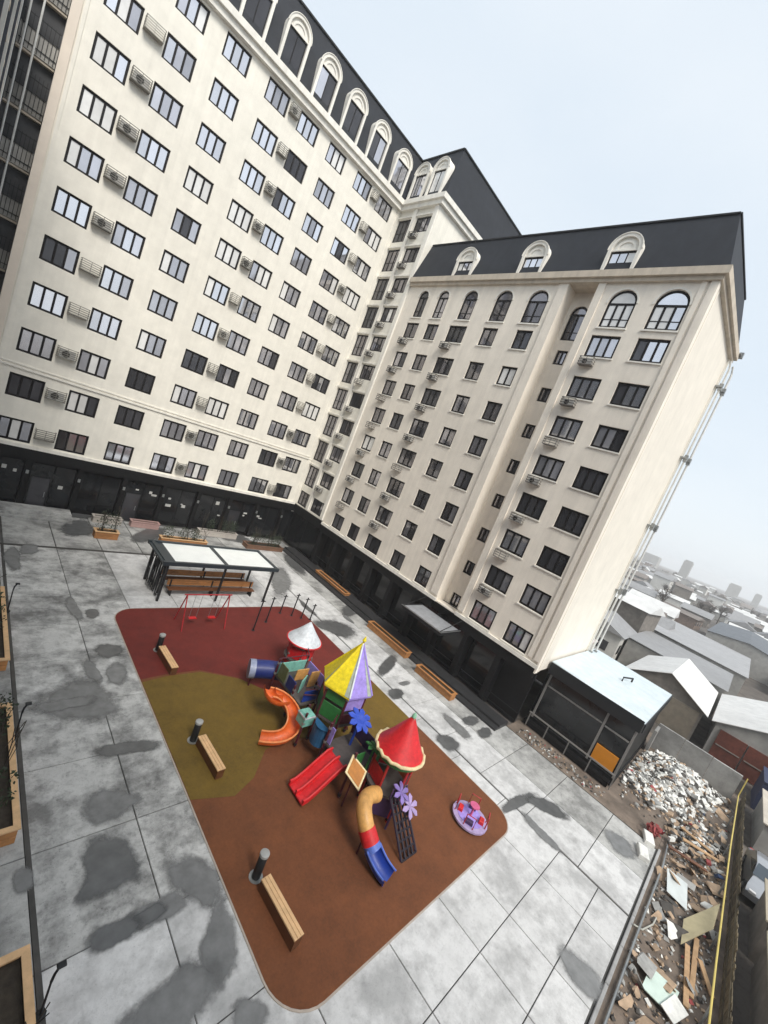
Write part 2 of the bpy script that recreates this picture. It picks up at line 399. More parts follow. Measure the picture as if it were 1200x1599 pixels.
ol = [(-21.74, -21.1)]+[(-20.6, -20.9), (-19.0, -20.9), (-17.3, -21.85), (-16.1, -23.35), (-14.4, -24.4), (-12.2, -24.6), (-9.26, -24.1), (-9.26, -27.2), (-11.5, -28.2), (-14.5, -27.4), (-16.6, -26.2), (-18.2, -26.4), (-19.3, -27.5), (-20.3, -27.95), (-21.74, -27.5)]
MB().prism(ol, .0, .038).build('olive_rubber_zone', M_OLIVE, play)

# puddles and damp marks
def wetmat(name, col, rough):
    m = mat(name, col, rough, .25, 2.5, spec=.6); t = m.node_tree; n = t.nodes.new; l = t.links.new; p = t.nodes['Principled BSDF']
    at = n('ShaderNodeAttribute'); at.attribute_name = 'wet'; no_ = n('ShaderNodeTexNoise'); no_.inputs['Scale'].default_value = 2.4; no_.inputs['Detail'].default_value = 7; no_.inputs['Roughness'].default_value = .68
    g_ = n('ShaderNodeNewGeometry'); l(g_.outputs['Position'], no_.inputs[0])
    ad = n('ShaderNodeMath'); ad.operation = 'ADD'; l(at.outputs['Fac'], ad.inputs[0]); l(no_.outputs[0], ad.inputs[1])
    mr = n('ShaderNodeMapRange'); mr.interpolation_type = 'SMOOTHSTEP'; mr.inputs[1].default_value = .58; mr.inputs[2].default_value = 1.22; mr.inputs[4].default_value = .95; l(ad.outputs[0], mr.inputs[0])
    tr = n('ShaderNodeBsdfTransparent'); ms = n('ShaderNodeMixShader'); l(mr.outputs[0], ms.inputs[0]); l(tr.outputs[0], ms.inputs[1]); l(p.outputs[0], ms.inputs[2]); l(ms.outputs[0], t.nodes['Material Output'].inputs[0])
    return m
M_WET = wetmat('wet_feather', (.105, .107, .108), .30); M_WET2 = wetmat('damp_feather', (.19, .192, .192), .45)
def puddle(pix, m=M_WET, z=.007, world=None, it=2):
    z = puddle.z; P = world or [tuple(G(u, v)[:2]) for u, v in pix]
    P = smooth_poly(P, it)
    cx, cy = sum(p[0] for p in P)/len(P), sum(p[1] for p in P)/len(P)
    k = rnd.random()*9
    P = [(cx+(x-cx)*(1+.05*sin(3*math.atan2(y-cy, x-cx)+k)+.04*sin(8*math.atan2(y-cy, x-cx)+k*2)), cy+(y-cy)*(1+.05*sin(3*math.atan2(y-cy, x-cx)+k)+.04*sin(8*math.atan2(y-cy, x-cx)+k*2))) for x, y in P]
    mb = MB(); n = len(P); vals = []
    for sc_, w_ in ((1.32, 0), (1.0, .36), (.7, .72), (.3, .85)):
        mb.v += [(cx+(x-cx)*sc_, cy+(y-cy)*sc_, z) for x, y in P]; vals += [w_]*n
    for r in range(3):
        for i in range(n): j = (i+1) % n; mb.f.append((r*n+i, r*n+j, (r+1)*n+j, (r+1)*n+i)); mb.mi.append(0)
    mb.f.append(tuple(range(3*n, 4*n))); mb.mi.append(0)
    o = mb.build('puddle', m); o.data.attributes.new('wet', 'FLOAT', 'POINT').data.foreach_set('value', vals)
    puddle.z += .0004
    return structure(o)
puddle.z = .006
def ell(u, v, a, b): return [(u+a*cos(t*pi/4), v+b*sin(t*pi/4)) for t in range(8)]
puddle(ell(144, 958, 12, 8)); puddle(ell(170, 1016, 24, 11)); puddle(ell(182, 1052, 18, 18), M_WET2)
puddle([(70, 1082), (130, 1058), (170, 1072), (190, 1110), (150, 1130), (85, 1120), (55, 1110)], M_WET2)
puddle([(140, 1310), (195, 1302), (222, 1345), (212, 1375), (150, 1408), (112, 1412), (140, 1370), (120, 1340)])
puddle([(262, 1345), (300, 1335), (330, 1345), (352, 1390), (338, 1425), (300, 1405), (265, 1385)], M_WET2)
puddle([(338, 1395), (372, 1450), (370, 1500), (345, 1550), (305, 1530), (318, 1460)], M_WET2)
puddle([(300, 1490), (345, 1525), (330, 1570), (270, 1640), (150, 1660), (190, 1590), (240, 1550)], M_WET2)
puddle([(150, 1230), (200, 1235), (222, 1250), (190, 1275), (140, 1290), (125, 1270)], M_WET2)
puddle([(370, 1555), (410, 1560), (420, 1599), (390, 1630), (355, 1600)], M_WET2)
puddle(ell(618, 1084, 13, 9)); puddle([(678, 1150), (700, 1145), (720, 1165), (712, 1175), (690, 1168)]); puddle(ell(735, 1126, 13, 8)); puddle(ell(757, 1145, 12, 9))
puddle([(775, 1277), (793, 1247), (830, 1238), (838, 1248), (805, 1265)])
puddle([(822, 1241), (865, 1252), (897, 1284), (862, 1275), (828, 1256)])
puddle([(872, 1482), (890, 1480), (945, 1535), (940, 1575), (905, 1545), (880, 1515)], M_WET2)
puddle([(480, 975), (515, 965), (560, 985), (545, 1000), (510, 985)]); puddle([(530, 950), (560, 940), (565, 955), (540, 965)])
puddle([(585, 1050), (612, 1020), (622, 1035), (600, 1058)]); puddle([(70, 765), (120, 790), (100, 800), (50, 780)], M_WET2)
puddle([(100, 815), (140, 810), (150, 840), (90, 835)]); puddle([(30, 850), (60, 850), (60, 865), (30, 868)], M_WET2)
puddle([(700, 1115), (740, 1150), (730, 1160), (690, 1120)], M_WET2); puddle([(940, 1290), (980, 1310), (1000, 1345), (960, 1335)], M_WET2)
puddle([(20, 1360), (50, 1350), (55, 1390), (20, 1400)], M_WET2); puddle([(230, 900), (245, 905), (240, 925), (225, 915)], M_WET2)
puddle([(640, 1500), (700, 1480), (720, 1520), (660, 1540)], M_WET2) if 0 else None
puddle([(200, 845), (215, 830), (250, 822), (260, 835), (225, 850)]); puddle([(330, 825), (380, 835), (400, 850), (350, 845)]); puddle([(110, 790), (150, 800), (140, 812), (100, 805)], M_WET); puddle([(440, 860), (470, 880), (480, 900), (450, 885)])
puddle([(420, 890), (445, 885), (460, 920), (430, 935)], M_WET2); puddle([(10, 770), (60, 790), (50, 800), (5, 785)], M_WET2)

qs = random.Random(44)
for k in range(13):                                               # damp smears along the joints
    vert = qs.random() < .5
    if vert: cx_, cy_ = qs.choice((-23.4, -23.4, -25.6, -8.3, -5.4, -22.2)), qs.uniform(-37, -8)
    else: cx_, cy_ = qs.choice((qs.uniform(-25.5, -22.3), qs.uniform(-8, -4.5), qs.uniform(-20, -9))), qs.choice((-10.35, -24.6, -27.45, -30.3, -36, -21.75, -37.7))
    if COURT[0]-.5 < cx_ < COURT[1]+.5 and COURT[2]-.6 < cy_ < COURT[3]+.6: cx_ = -24.6
    a_, b_2 = qs.uniform(.6, 1.7), qs.uniform(.12, .32)
    if not vert: a_, b_2 = a_*.7, b_2
    ang_ = (pi/2 if vert else 0)+qs.gauss(0, .12)
    puddle(None, qs.choice((M_WET, M_WET2, M_WET2)), world=[(cx_+a_*cos(t*pi/4)*cos(ang_)-b_2*sin(t*pi/4)*sin(ang_)*(1+.5*(t % 3)), cy_+a_*cos(t*pi/4)*sin(ang_)+b_2*sin(t*pi/4)*cos(ang_)*(1+.5*(t % 2))) for t in range(8)])
# ------------------------------------------------------------------ tall building
tall = thing('apartment_building', (-15, 0, 0), 'tall white stuccoed apartment block with slate mansard roof and rows of black framed windows', 'building')
ROWA = [6.39+3*(r-1)+(.035 if r > 2 else 0) for r in range(1, 12)]
COLA = [(-27.16, 1.88), (-23.91, 1.87), (-20.79, 1.87), (-17.44, 1.88), (-14.52, 1.88), (-11.46, 1.9), (-8.17, 1.95), (-5.25, 2.0)]
holes = [(x, x+w, z-1.55, z) for x, w in COLA for z in ROWA]
facade(tall, MA, -28.35, XB, 4.6, 37.0, holes, M_WALLA)
for x, w in COLA:
    for r, z in enumerate(ROWA):
        wt = (6, 4, 3, .6) if r > 4 else (4, 5, 1.5, 1.5) if r > 1 else (1, 4, .7, 4)  # paler glass in upper rows, darker below: reflection partly put into pane colour
        place_window(tall, MA, x+w/2, z-1.55, w, 1.55, 3, M_GLASS, wt)
for a, b in ((0, 1), (3, 4), (6, 7)):
    for r, z in enumerate(ROWA):
        if r == 10 and a == 0: continue
        u = (COLA[a][0]+COLA[a][1]+COLA[b][0])/2
        gap = COLA[b][0]-COLA[a][0]-COLA[a][1]
        place_basket(tall, MA, u, z-1.02, round(gap-.22, 2), .72, .42, .6 if rnd.random() > .12 else 0)
# string courses and corner pilaster of the front
B(-28.4, XB+.0, -.10, -.002, 9.78, 9.9).build('string_course', M_TRIM, tall); B(-28.4, XB, -.07, -.002, 10.02, 10.10).build('string_course', M_TRIM, tall)
B(-28.45, XB-.16, -.14, -.002, 4.5, 4.74).build('string_course', M_TRIM, tall)
B(-28.43, -27.98, -.09, -.002, 4.75, 36.6).build('pilaster', mat('stucco_rose', (.78, .69, .59), .9, .06, 1), tall)
B(-27.9, -27.72, -.06, -.002, 4.75, 36.6).build('pilaster', M_WALLA, tall)
B(-2.5, XB-.0, -.05, -.002, 4.75, 36.6).build('pilaster', M_WALLA, tall)
# return wall with two columns
ROWR = [6.3+2.955*(r-1) for r in range(1, 12)]
holes = [(.12, 2.15, z-2.25, z) for z in ROWR[1:]]+[(2.75, 4.9, z-1.5, z) for z in ROWR[1:]]+[(.12, 2.15, 4.72, ROWR[0]), (2.75, 4.9, 4.8, ROWR[0])]
facade(tall, MBx, 0, 5.5, 4.6, 37.0, holes, M_WALLA)
for r, z in enumerate(ROWR):
    place_window(tall, MBx, 1.135, z-2.25 if r else 4.72, 2.03, 2.25 if r else round(z-4.72, 3), 3, M_GLASSB, (4, 3, 3, 0), transom=.9)
    place_window(tall, MBx, 3.825, z-1.5, 2.15, 1.5, 3, M_GLASSB, (4, 3, 3, .5))
    if r: place_basket(tall, MBx, 3.3, z-2.12, .95, .5, .42)
    if r: MB().box(.0, 5.4, -.11, -.002, z+.10, z+.26).build('slab_edge', M_TRIM, tall, MBx)
for u0, u1 in ((2.2, 2.62), (4.98, 5.46)): MB().box(u0, u1, -.18, -.002, 4.7, 36.6).build('pilaster', M_TRIM, tall, MBx)
# front of the tall part above the lower roof
MB().add([(XB, -5.5, 29), (12, -5.5, 29), (12, -5.5, 37), (XB, -5.5, 37)], [(0, 1, 2, 3)]).build('wall', M_WALLA, tall)
MB().box(-30, 12, 14, 14.2, 0, 37).box(11.9, 12, -5.45, 14, 0, 37).build('rear_wall', M_WALLA, tall)
# cornice in two steps
for (a, z0, z1, m) in ((.34, 36.62, 37.05, M_TRIM), (.55, 37.05, 37.5, M_TRIM), (.46, 36.95, 37.045, M_TRIMD)):
    if m is M_TRIMD: continue
    c = MB(); c.box(-30.2, XB-a, -a, .1, z0, z1); c.box(XB-a, XB+.1, -5.5-a, .1, z0, z1-.002); c.box(XB+.1, 12, -5.5-a, -5.4, z0, z1-.004)
    c.build('cornice', m, tall)
def loft(outer, inner, z0, z1, cap=True, closed=False):
    m = MB(); n = len(outer); vs = [(x, y, z0) for x, y in outer]+[(x, y, z1) for x, y in inner]
    rng = n if closed else n-1
    m.add(vs, [(i, (i+1) % n, n+(i+1) % n, n+i) for i in range(rng)])
    if cap: m.add([(x, y, z1) for x, y in inner], [tuple(range(n))])
    return m
loft([(-30.3, 14.2), (-30.3, -.30), (XB-.30, -.30), (XB-.30, -5.8), (12.1, -5.8), (12.1, 14.2)],
     [(-30.3, 13), (-30.3, .75), (-1.2, .75), (-1.2, -4.75), (12.1, -4.75), (12.1, 13)], 37.48, 42.55, closed=True).build('mansard_roof', M_SLATE, tall)
# thin roof edge
e = MB(); 
for a, b in (((-30.3, .70), (-1.25, .70)), ((-1.25, .70), (-1.25, -4.8)), ((-1.25, -4.8), (12.1, -4.8))): e.bar((*a, 42.56), (*b, 42.56), .16, .12)
e.build('roof_edge', M_DARKM, tall)
for k in range(8):
    if k == 7: continue
    dormer(tall, T(0, -.28), -25.75+3.09*(k+0)+.0, 37.5, 2.0, 3.65, .8) if k < 7 else None
dormer(tall, T(0, -.28), -4.0, 37.5, 2.0, 3.65, .8)
for u in (1.55, 4.05): dormer(tall, MBx @ Matrix.Translation((0, -.28, 0)), u, 37.5, 2.0, 3.5, .8)
# dark glazed ground floor
gf = MB().box(-28.4, XB, .32, .5, 0, 4.6).box(XB+.32, XB+.5, -5.45, .3, 0, 4.6)
gf.build('ground_floor_wall', M_GRANITE, tall)
B(-28.4, XB-.1, -.1, .3, 3.75, 4.49).build('fascia', M_GRANITE, tall)
x = -28.3
while x < -3:
    B(x, x+.34, -.05, .31, 0, 3.74).build('column', M_GRANITE, tall)
    for a, b in ((.42, 1.72), (1.8, 3.0)):
        p_ = B(x+a, x+b, .26, .3, .35, 3.5).build('shop_window', M_SHOP, tall)
        if rnd.random() < .4:
            for q in range(rnd.randint(1, 2)):
                u0 = x+a+.1+rnd.random()*.7; z0 = 1.6+rnd.random()*1.2; B(u0, u0+rnd.uniform(.15, .5), .235, .255, z0, z0+rnd.uniform(.1, .35)).build('window_sticker', mat('sticker_pale', (.45, .45, .43), .6, .2, 3), p_)
    if int(x*10) % 3 == 0:
        d_ = B(x+.5, x+1.65, .20, .24, .05, 2.5).build('shop_door', M_GLASS[3], tall); MB().box(x+.5, x+.56, .185, .199, .05, 2.5).box(x+1.59, x+1.65, .185, .199, .05, 2.5).box(x+.56, x+1.59, .185, .199, 2.43, 2.5).build('door_frame', M_DARKM, d_); B(x+1.45, x+1.48, .15, .199, 1.0, 1.4).build('door_handle', M_GREYM, d_)
    B(x+.1, x+.26, -.14, -.051, 2.7, 2.95).build('wall_lamp', M_GREYM, tall)
    x += 3.1
for k in range(2): MB().box(.3+k*2.6, 2.7+k*2.6, .27, .31, .3, 3.6).build('shop_window', M_SHOP, tall, MBx)
MB().box(.05, 5.45, -.08, .3, 3.75, 4.59).build('fascia', M_GRANITE, tall, MBx)
# recess with stacked loggias at the left end
lg = MB().box(-30.25, -28.42, 1.3, 1.5, 0, 37.4); lg.build('loggia_wall', mat('loggia_dark', (.05, .052, .058), .7, .2, 2), tall)
B(-28.42, -28.36, .0, 1.3, 0, 37.0).build('loggia_side', M_WALLA, tall)
for r in range(12):
    z = 3.0*r+3.4
    B(-30.2, -28.45, .95, 1.05, z, z+1.15).build('loggia_panel', mat('panel_grey', (.30, .29, .27), .7, .15, 2, perobj=.3), tall)
    B(-30.2, -28.45, 1.0, 1.29, z-.14, z-.02).build('loggia_floor', M_TRIMD, tall)
    b = MB()
    for k in range(9): b.box(-30.1+k*.19, -30.07+k*.19, .9, .93, z+.05, z+1.9+.2*(r % 2))
    for zz in (.3, 1.1, 1.8): b.box(-30.15, -28.46, .90, .925, z+zz, z+zz+.04)
    b.build('loggia_grille', M_DARKM, tall)
for k, x in enumerate((-29.95, -29.45)):
    MB().tube([(x, .35, .2), (x, .35, 37)], .05, 8).build('drain_pipe', mat('pipe_pale', (.62, .62, .6), .5, .1, 3), tall, smooth=True)

# ------------------------------------------------------------------ wing on the photographer's side
wing = thing('apartment_building', (-36, -25, 0), 'dark glazed side of the wing at the far left edge', 'building')
M_WING = mat('wing_dark', (.06, .064, .078), .6, .15, 1.0)
B(-44, -30.35, -62, 0.9, 0, 30.2).build('wall', M_WING, wing)
for r in range(9):
    B(-30.34, -30.27, -40, .5, 3*r+3.2, 3*r+3.45).build('slab_edge', M_TRIMD, wing)
for k in range(14):
    B(-30.34, -30.2, -40+k*3.0, -39.75+k*3.0, 0.5, 30).build('pier', M_TRIM if k % 2 else M_WING, wing)
loft([(-44.2, 1.2), (-44.2, -62.2), (-30.2, -62.2), (-30.2, 1.2)], [(-43, 1.2), (-43, -61), (-31.3, -61), (-31.3, 1.2)], 30.2, 33.0, closed=True).build('roof', M_SLATE, wing)

# ------------------------------------------------------------------ lower building
low = thing('apartment_building', (3, -18, 0), 'lower cream apartment block with arched top windows and a blank end wall', 'building')
ROWB = [6.13+2.785*(r-1) for r in range(1, 9)]
XE = 8.4
colsB = [(6.87, 1.58, 2, 1), (9.5, 1.42, 2, 0), (12.15, 1.9, 3, 1), (15.7, 1.42, 2, 0), (18.8, 1.36, 2, 0)]
colsR = [(24.46, 1.87, 3, 1), (27.34, 1.80, 3, 0)]
arch1 = [(7.75, 1.2), (10.2, 1.2), (13.25, 1.42), (16.55, 1.5), (19.5, 1.6)]; arch2 = [(25.45, 1.75), (28.28, 1.85)]
HB = 1.448
def bblock(cols, arches, u0, u1, wts):
    hs = [(u, u+w, z-HB, z) for u, w, n, a in cols for z in ROWB]+[(c-w/2, c+w/2, 26.15, 28.6, True) for c, w in arches]
    facade(low, MBx, u0, u1, 4.4, 29.3, hs, M_WALLB)
    for u, w, n, ac in cols:
        for r, z in enumerate(ROWB):
            place_window(low, MBx, u+w/2, z-HB, w, HB, n, M_GLASS if u > 24 else M_GLASSB, (4, 4, 1.2, 2) if u > 24 else wts)
            MB().box(u-.06, u+w+.06, -.07, -.002, z-HB-.09, z-HB-.005).build('sill', M_TRIM, low, MBx)
            if ac and r: place_basket(low, MBx, u+.5, z-HB-.66, .95, .52, .42)
    for c, w in arches:
        place_window(low, MBx, c, 26.15, w, 2.45, 2 if w < 1.7 else 3, M_GLASSB if w < 1.7 else M_GLASS, (3, 3, 2, 1) if w < 1.7 else (4, 1, 3, 0), arch=True, transom=.55)
        MB().box(c-w/2-.08, c+w/2+.08, -.08, -.002, 26.04, 26.14).build('sill', M_TRIM, low, MBx)
        r = w/2; n = 14; b = MB(); zt = 28.6-r
        for t in range(n):
            P = [(rr*-cos(pi*k/n), zt+rr*sin(pi*k/n)) for rr in (r+.12, r+.005) for k in (t, t+1)]
            b.yprism([P[0], P[1], P[3], P[2]], -.045, -.002)
        b.build('arch_moulding', M_TRIM, low, MBx @ Matrix.Translation((c, 0, 0)))
bblock(colsB, arch1, 5.5, 21.45, (4, 4, 2.5, .7)); bblock(colsR, arch2, 23.5, 30.1, (3, 4, 2, 1))
# recess between the two blocks
DR = 1.15; MR = MBx @ Matrix.Translation((0, DR, 0))
hs = [(21.95, 22.75, z-1.05-.75, z-.75) for z in ROWB]+[(21.75, 22.95, 25.6, 28.1, True)]
facade(low, MR, 21.45, 23.5, 4.4, 29.3, hs, M_WALLB)
for z in ROWB: place_window(low, MR, 22.35, z-1.8, .8, 1.05, 2, M_GLASSB, (4, 3, 3, 0))
place_window(low, MR, 22.35, 25.6, 1.2, 2.5, 2, M_GLASSB, (3, 3, 2, 0), arch=True, transom=.6)
s_ = MB().add([(21.45, 0, 4.4), (21.45, DR, 4.4), (21.45, DR, 29.3), (21.45, 0, 29.3)], [(0, 1, 2, 3)])
s_.add([(23.5, 0, 4.4), (23.5, 0, 29.3), (23.5, DR, 29.3), (23.5, DR, 4.4)], [(0, 1, 2, 3)])
s_.box(21.45, 23.5, 0, DR, 4.25, 4.395); s_.build('recess_side', M_WALLB, low, MBx)
# pilasters framing the two blocks and the corner moulding
for u0, u1, d in ((20.75, 21.44, .10), (23.51, 24.0, .10), (29.35, 29.62, .07), (29.80, 30.12, .11)):
    MB().box(u0, u1, -d, -.002, 4.76, 29.05).build('pilaster', M_WALLB, low, MBx)
MB().box(5.5, 21.5, -.13, -.002, 4.3, 4.55).build('string_course', M_TRIM, low, MBx); MB().box(23.45, 30.22, -.13, -.002, 4.3, 4.55).build('string_course', M_TRIM, low, MBx)
# end wall and rear
ew = MB().add([(XB, -30.1, 4.0), (XE, -30.1, 4.0), (XE, -30.1, 29.3), (XB, -30.1, 29.3)], [(0, 1, 2, 3)])
ew.build('end_wall', mat('stucco_end', (.77, .72, .635), .9, .05, .8, bump=.2, bscale=30, streak=.04), low)
B(XB-.1, XB+.35, -30.2, -30.102, 4.0, 29.05).build('pilaster', M_WALLB, low); B(XB+.6, XB+.78, -30.16, -30.102, 4.0, 29.05).build('pilaster', M_WALLB, low)
B(XE-.45, XE, -30.2, -30.102, 0.0, 29.05).build('pilaster', M_TRIM, low)
MB().add([(XE, -30.1, 0), (XE, -5.5, 0), (XE, -5.5, 29.3), (XE, -30.1, 29.3)], [(0, 1, 2, 3)]).build('rear_wall', M_WALLB, low)
for a, z0, z1, m in ((.22, 29.02, 29.28, M_TRIMD), (.40, 29.28, 29.72, M_TRIMD)):
    c = MB(); c.box(XB-a, XB+.2, -30.1-a, -5.5, z0, z1); c.box(XB+.2, XE+a, -30.1-a, -29.9, z0, z1-.002); c.box(XB+.2, XB+1.3, -23.6, -21.3, z0-.01, z0+.1); c.build('cornice', m, low)
loft([(XB-.28, -5.52), (XB-.28, -30.38), (XE+.28, -30.38), (XE+.28, -5.52)], [(XB+.75, -5.52), (XB+.75, -29.4), (XE-.6, -29.4), (XE-.6, -5.52)], 29.70, 33.35, closed=True).build('mansard_roof', M_SLATE, low)
e = MB(); e.bar((XB+.72, -5.6, 33.36), (XB+.72, -29.4, 33.36), .14, .1); e.bar((XB+.72, -29.42, 33.36), (XE-.6, -29.42, 33.36), .14, .1); e.build('roof_edge', M_DARKM, low)
for u in (11.45, 17.9, 24.3): dormer(low, MBx @ Matrix.Translation((0, -.22, 0)), u, 29.72, 2.05, 2.35, .7, 3)
# drain pipes at the far edge of the end wall
for k, (x, y) in enumerate(((8.05, -30.45), (9.0, -30.55))):
    p_ = MB().tube([(x, y, .2), (x, y, 28.2), (x, y+.15, 28.9)], .075, 8).build('drain_pipe', mat('pipe_pale', (.62, .62, .6), .5, .1, 3), low, smooth=True)
    for q in range(5): MB().box(x-.22, x+.22, y-.1, -30.1 if k == 0 else -30.3, 4.5+q*5.6, 4.62+q*5.6).box(x-.12, x+.12, y-.12, y+.12, 4.3+q*5.6, 4.8+q*5.6).build('pipe_bracket', M_GREYM, p_)
B(8.81, 9.06, -30.7, -30.45, 29.55, 29.95).build('roof_vent', M_GREYM, low); B(XE, 8.80, -30.62, -30.50, 29.66, 29.74).build('vent_arm', M_GREYM, low)
# dark ground floor of the lower building
MB().box(5.5, 30.05, .9, 1.1, 0, 4.4).build('ground_floor_wall', M_GRANITE, low, MBx)
MB().box(5.5, 30.1, -.02, .9, 4.2, 4.29).build('soffit', M_GRANITE, low, MBx)
MB().box(5.5, 21.2, -.06, .3, 3.6, 4.19).box(24.3, 30.1, -.06, .3, 3.6, 4.19).build('fascia', M_GRANITE, low, MBx)
u = 5.7
while u < 30:
    MB().box(u, u+.4, .0, .88, 0, 3.58).build('column', M_GRANITE, low, MBx)
    if u < 27: MB().box(u+.5, u+2.6, .82, .88, .35, 3.4).build('shop_window', M_SHOP, low, MBx)
    MB().box(u+.4, u+2.72, .2, .23, 1.0, 1.05).box(u+.4, u+2.72, .2, .23, .5, .54).build('railing', M_DARKM, low, MBx)
    u += 2.72
MB().box(2.5, 30, -1.75, .0, .0, .14).box(2.5, 30, -1.2, .0, .14, .27).build('step', mat('step_dark', (.03, .03, .032), .5, .25, 3), low, MBx)

# entrance canopy
cn = thing('entrance_canopy', (-3.5, -22.4, 0), 'flat grey entrance canopy with dark rim under the recess of the cream block', 'canopy')
MB().box(-4.6, XB-.07, -24.3, -20.6, 3.40, 3.46).build('canopy_sheet', mat('canopy_grey', (.30, .31, .33), .4, .2, 2), cn)
r_ = MB()
for a, b in (((-4.65, -24.35), (-4.65, -20.55)), ((-4.65, -24.35), (XB-.08, -24.35)), ((-4.65, -20.55), (XB-.08, -20.55))): r_.bar((*a, 3.38), (*b, 3.38), .1, .26)
r_.build('canopy_rim', M_DARKM, cn)
q_ = MB(); q_.bar((-4.72, -24.4, 3.5), (-4.72, -20.5, 3.5), .04, .04); q_.bar((-4.72, -24.42, 3.5), (XB-.08, -24.42, 3.5), .04, .04); q_.build('canopy_edge', M_GREYM, cn)
for y in (-24.25, -20.65): MB().bar((-4.6, y, 3.5), (XB-.02, y, 4.25), .04).build('tie_rod', M_DARKM, cn)

# ------------------------------------------------------------------ pavilion with pale roof
pv = thing('pavilion', (5, -33, 0), 'low black glazed pavilion with pale blue sheet roof beside the end wall', 'pavilion')
PX0, PX1, PY0, PY1 = .3, 10.2, -36.05, -30.25
MB().add([(PX0-.25, PY0-.05, 4.46), (PX1, PY0-.05, 4.46), (PX1, PY1, 4.62), (PX0-.25, PY1, 4.62), (PX0-.25, PY0-.05, 4.52), (PX1, PY0-.05, 4.52), (PX1, PY1, 4.68), (PX0-.25, PY1, 4.68)],
         [(3,2,1,0),(4,5,6,7),(0,1,5,4),(1,2,6,5),(2,3,7,6),(3,0,4,7)]).build('roof_sheet', roofmat('sheet_pale_blue', (.60, .68, .72), 3.2, .45, 0), pv)
B(PX0-.3, PX0-.26, PY0, PY1, 3.85, 4.62).build('fascia', M_DARKM, pv); B(PX0-.3, PX1, PY0-.12, PY0-.06, 3.95, 4.5).build('fascia', M_DARKM, pv)
B(PX0+.1, PX0+.18, PY0+.1, PY1, .55, 3.84).build('glazing', M_SHOP, pv); B(PX0+.2, PX1, PY0+.1, PY0+.2, .2, 3.9).build('side_wall', M_GRANITE, pv)
B(PX0, PX1-.1, PY0+.05, PY1, 0, .5).build('plinth', M_GRANITE, pv)
for y in (PY0+.15, -34.3, -30.5): B(PX0-.02, PX0+.09, y-.06, y+.06, .5, 3.84).build('mullion', mat('mullion_grey', (.22, .21, .20), .5, .1, 3), pv)
B(PX0-.01, PX0+.08, -34.2, -30.6, 2.95, 3.03).build('mullion', MATS['mullion_grey'], pv); B(PX0-.6, PX0-.52, -36, -30.4, .92, 1.0).build('handrail', MATS['mullion_grey'], pv)
B(PX0-.03, PX0+.07, -35.8, -34.4, 2.9, 2.98).build('mullion', MATS['mullion_grey'], pv)
for y in (-36, -34.6, -33.2, -31.8, -30.5): B(PX0-.59, PX0-.53, y-.03, y+.03, 0, .92).build('rail_post', MATS['mullion_grey'], pv)
B(PX0-.5, PX0+.0, PY0+.2, PY1, .0, .3).build('step', M_GRANITE, pv)
B(PX0-.04, PX0+.06, -35.75, -34.45, .7, 1.75).build('orange_panel', mat('panel_orange', (.62, .23, .012), .4, .08, 2), pv)
b = MB(); b.tube([(5.5, -33.5, 4.62), (5.5, -33.5, 4.9), (6.6, -33.9, 4.9), (6.6, -33.9, 4.62)], .06, 6); b.build('roof_pipe', M_DARKM, pv)


# ------------------------------------------------------------------ foliage helper
def leaves(c, rx, ry, rz, n, size, seed=0):
    q = random.Random(seed); m = MB()
    for _ in range(n):
        while True:
            d = Vector((q.uniform(-1, 1), q.uniform(-1, 1), q.uniform(-1, 1)))
            if d.length < 1 and (d.length > .35 or q.random() < .3): break
        p = Vector(c)+Vector((d.x*rx, d.y*ry, d.z*rz)); a = Vector((q.gauss(0, 1), q.gauss(0, 1), q.gauss(0, 1))).normalized(); b = a.orthogonal().normalized()
        s_ = size*q.uniform(.5, 1.4); m.add([p-a*s_, p+b*s_*.5, p+a*s_, p-b*s_*.5], [(0, 1, 2, 3)])
    return m

# ------------------------------------------------------------------ benches and litter bins on the play surface
def bench(x, y, rz, Ln, label):
    t = thing('bench', (x, y, 0), label, 'bench', 'wooden block benches on the play surface', rz); M = T(x, y, 0, rz)
    MB().bbox(-Ln/2, Ln/2, -.145, .145, .035, .40, .015).build('base', M_WOODD, t, M)
    for k in range(3): MB().bbox(-Ln/2-.03, Ln/2+.03, -.165+k*.112, -.165+k*.112+.104, .402, .45, .01).build('seat_board', M_WOODP, t, M)
    for sx in (-1, 1): MB().box(sx*(Ln/2+.002), sx*(Ln/2+.03), -.145, .145, .035, .40).build('end_board', M_WOODD, t, M)
def litter_bin(x, y, label, h=.95):
    t = thing('litter_bin', (x, y, 0), label, 'litter bin', 'round litter bins beside the benches'); M = T(x, y)
    MB().lathe([(.05, .035), (.12, .036), (.135, .06), (.135, h-.15), (.12, h-.12), (.0, h-.12)], 16).build('drum', M_DARKM, t, M, True)
    MB().lathe([(.05, h-.10), (.15, h-.10), (.15, h-.02), (.12, h), (.0, h)], 16).build('lid', mat('lid_grey', (.34, .34, .33), .5, .1, 4), t, M, True)
    MB().lathe([(.0, .031), (.22, .031), (.22, .05), (.0, .05)], 16).build('foot_plate', M_GREYM, t, M)
bench(-20.78, -32.0, pi/2+.05, 1.75, 'pale wooden block bench nearest the bottom rounded corner of the rubber')
bench(-20.6, -26.15, pi/2+.05, 1.75, 'pale wooden block bench on the olive rubber')
bench(-20.38, -19.95, pi/2+.05, 1.75, 'pale wooden block bench on the red rubber')
litter_bin(-20.85, -30.75, 'round black litter bin with grey lid by the lowest bench'); litter_bin(-20.8, -25.0, 'round black litter bin on the olive rubber'); litter_bin(-20.45, -18.8, 'round black litter bin on the red rubber')

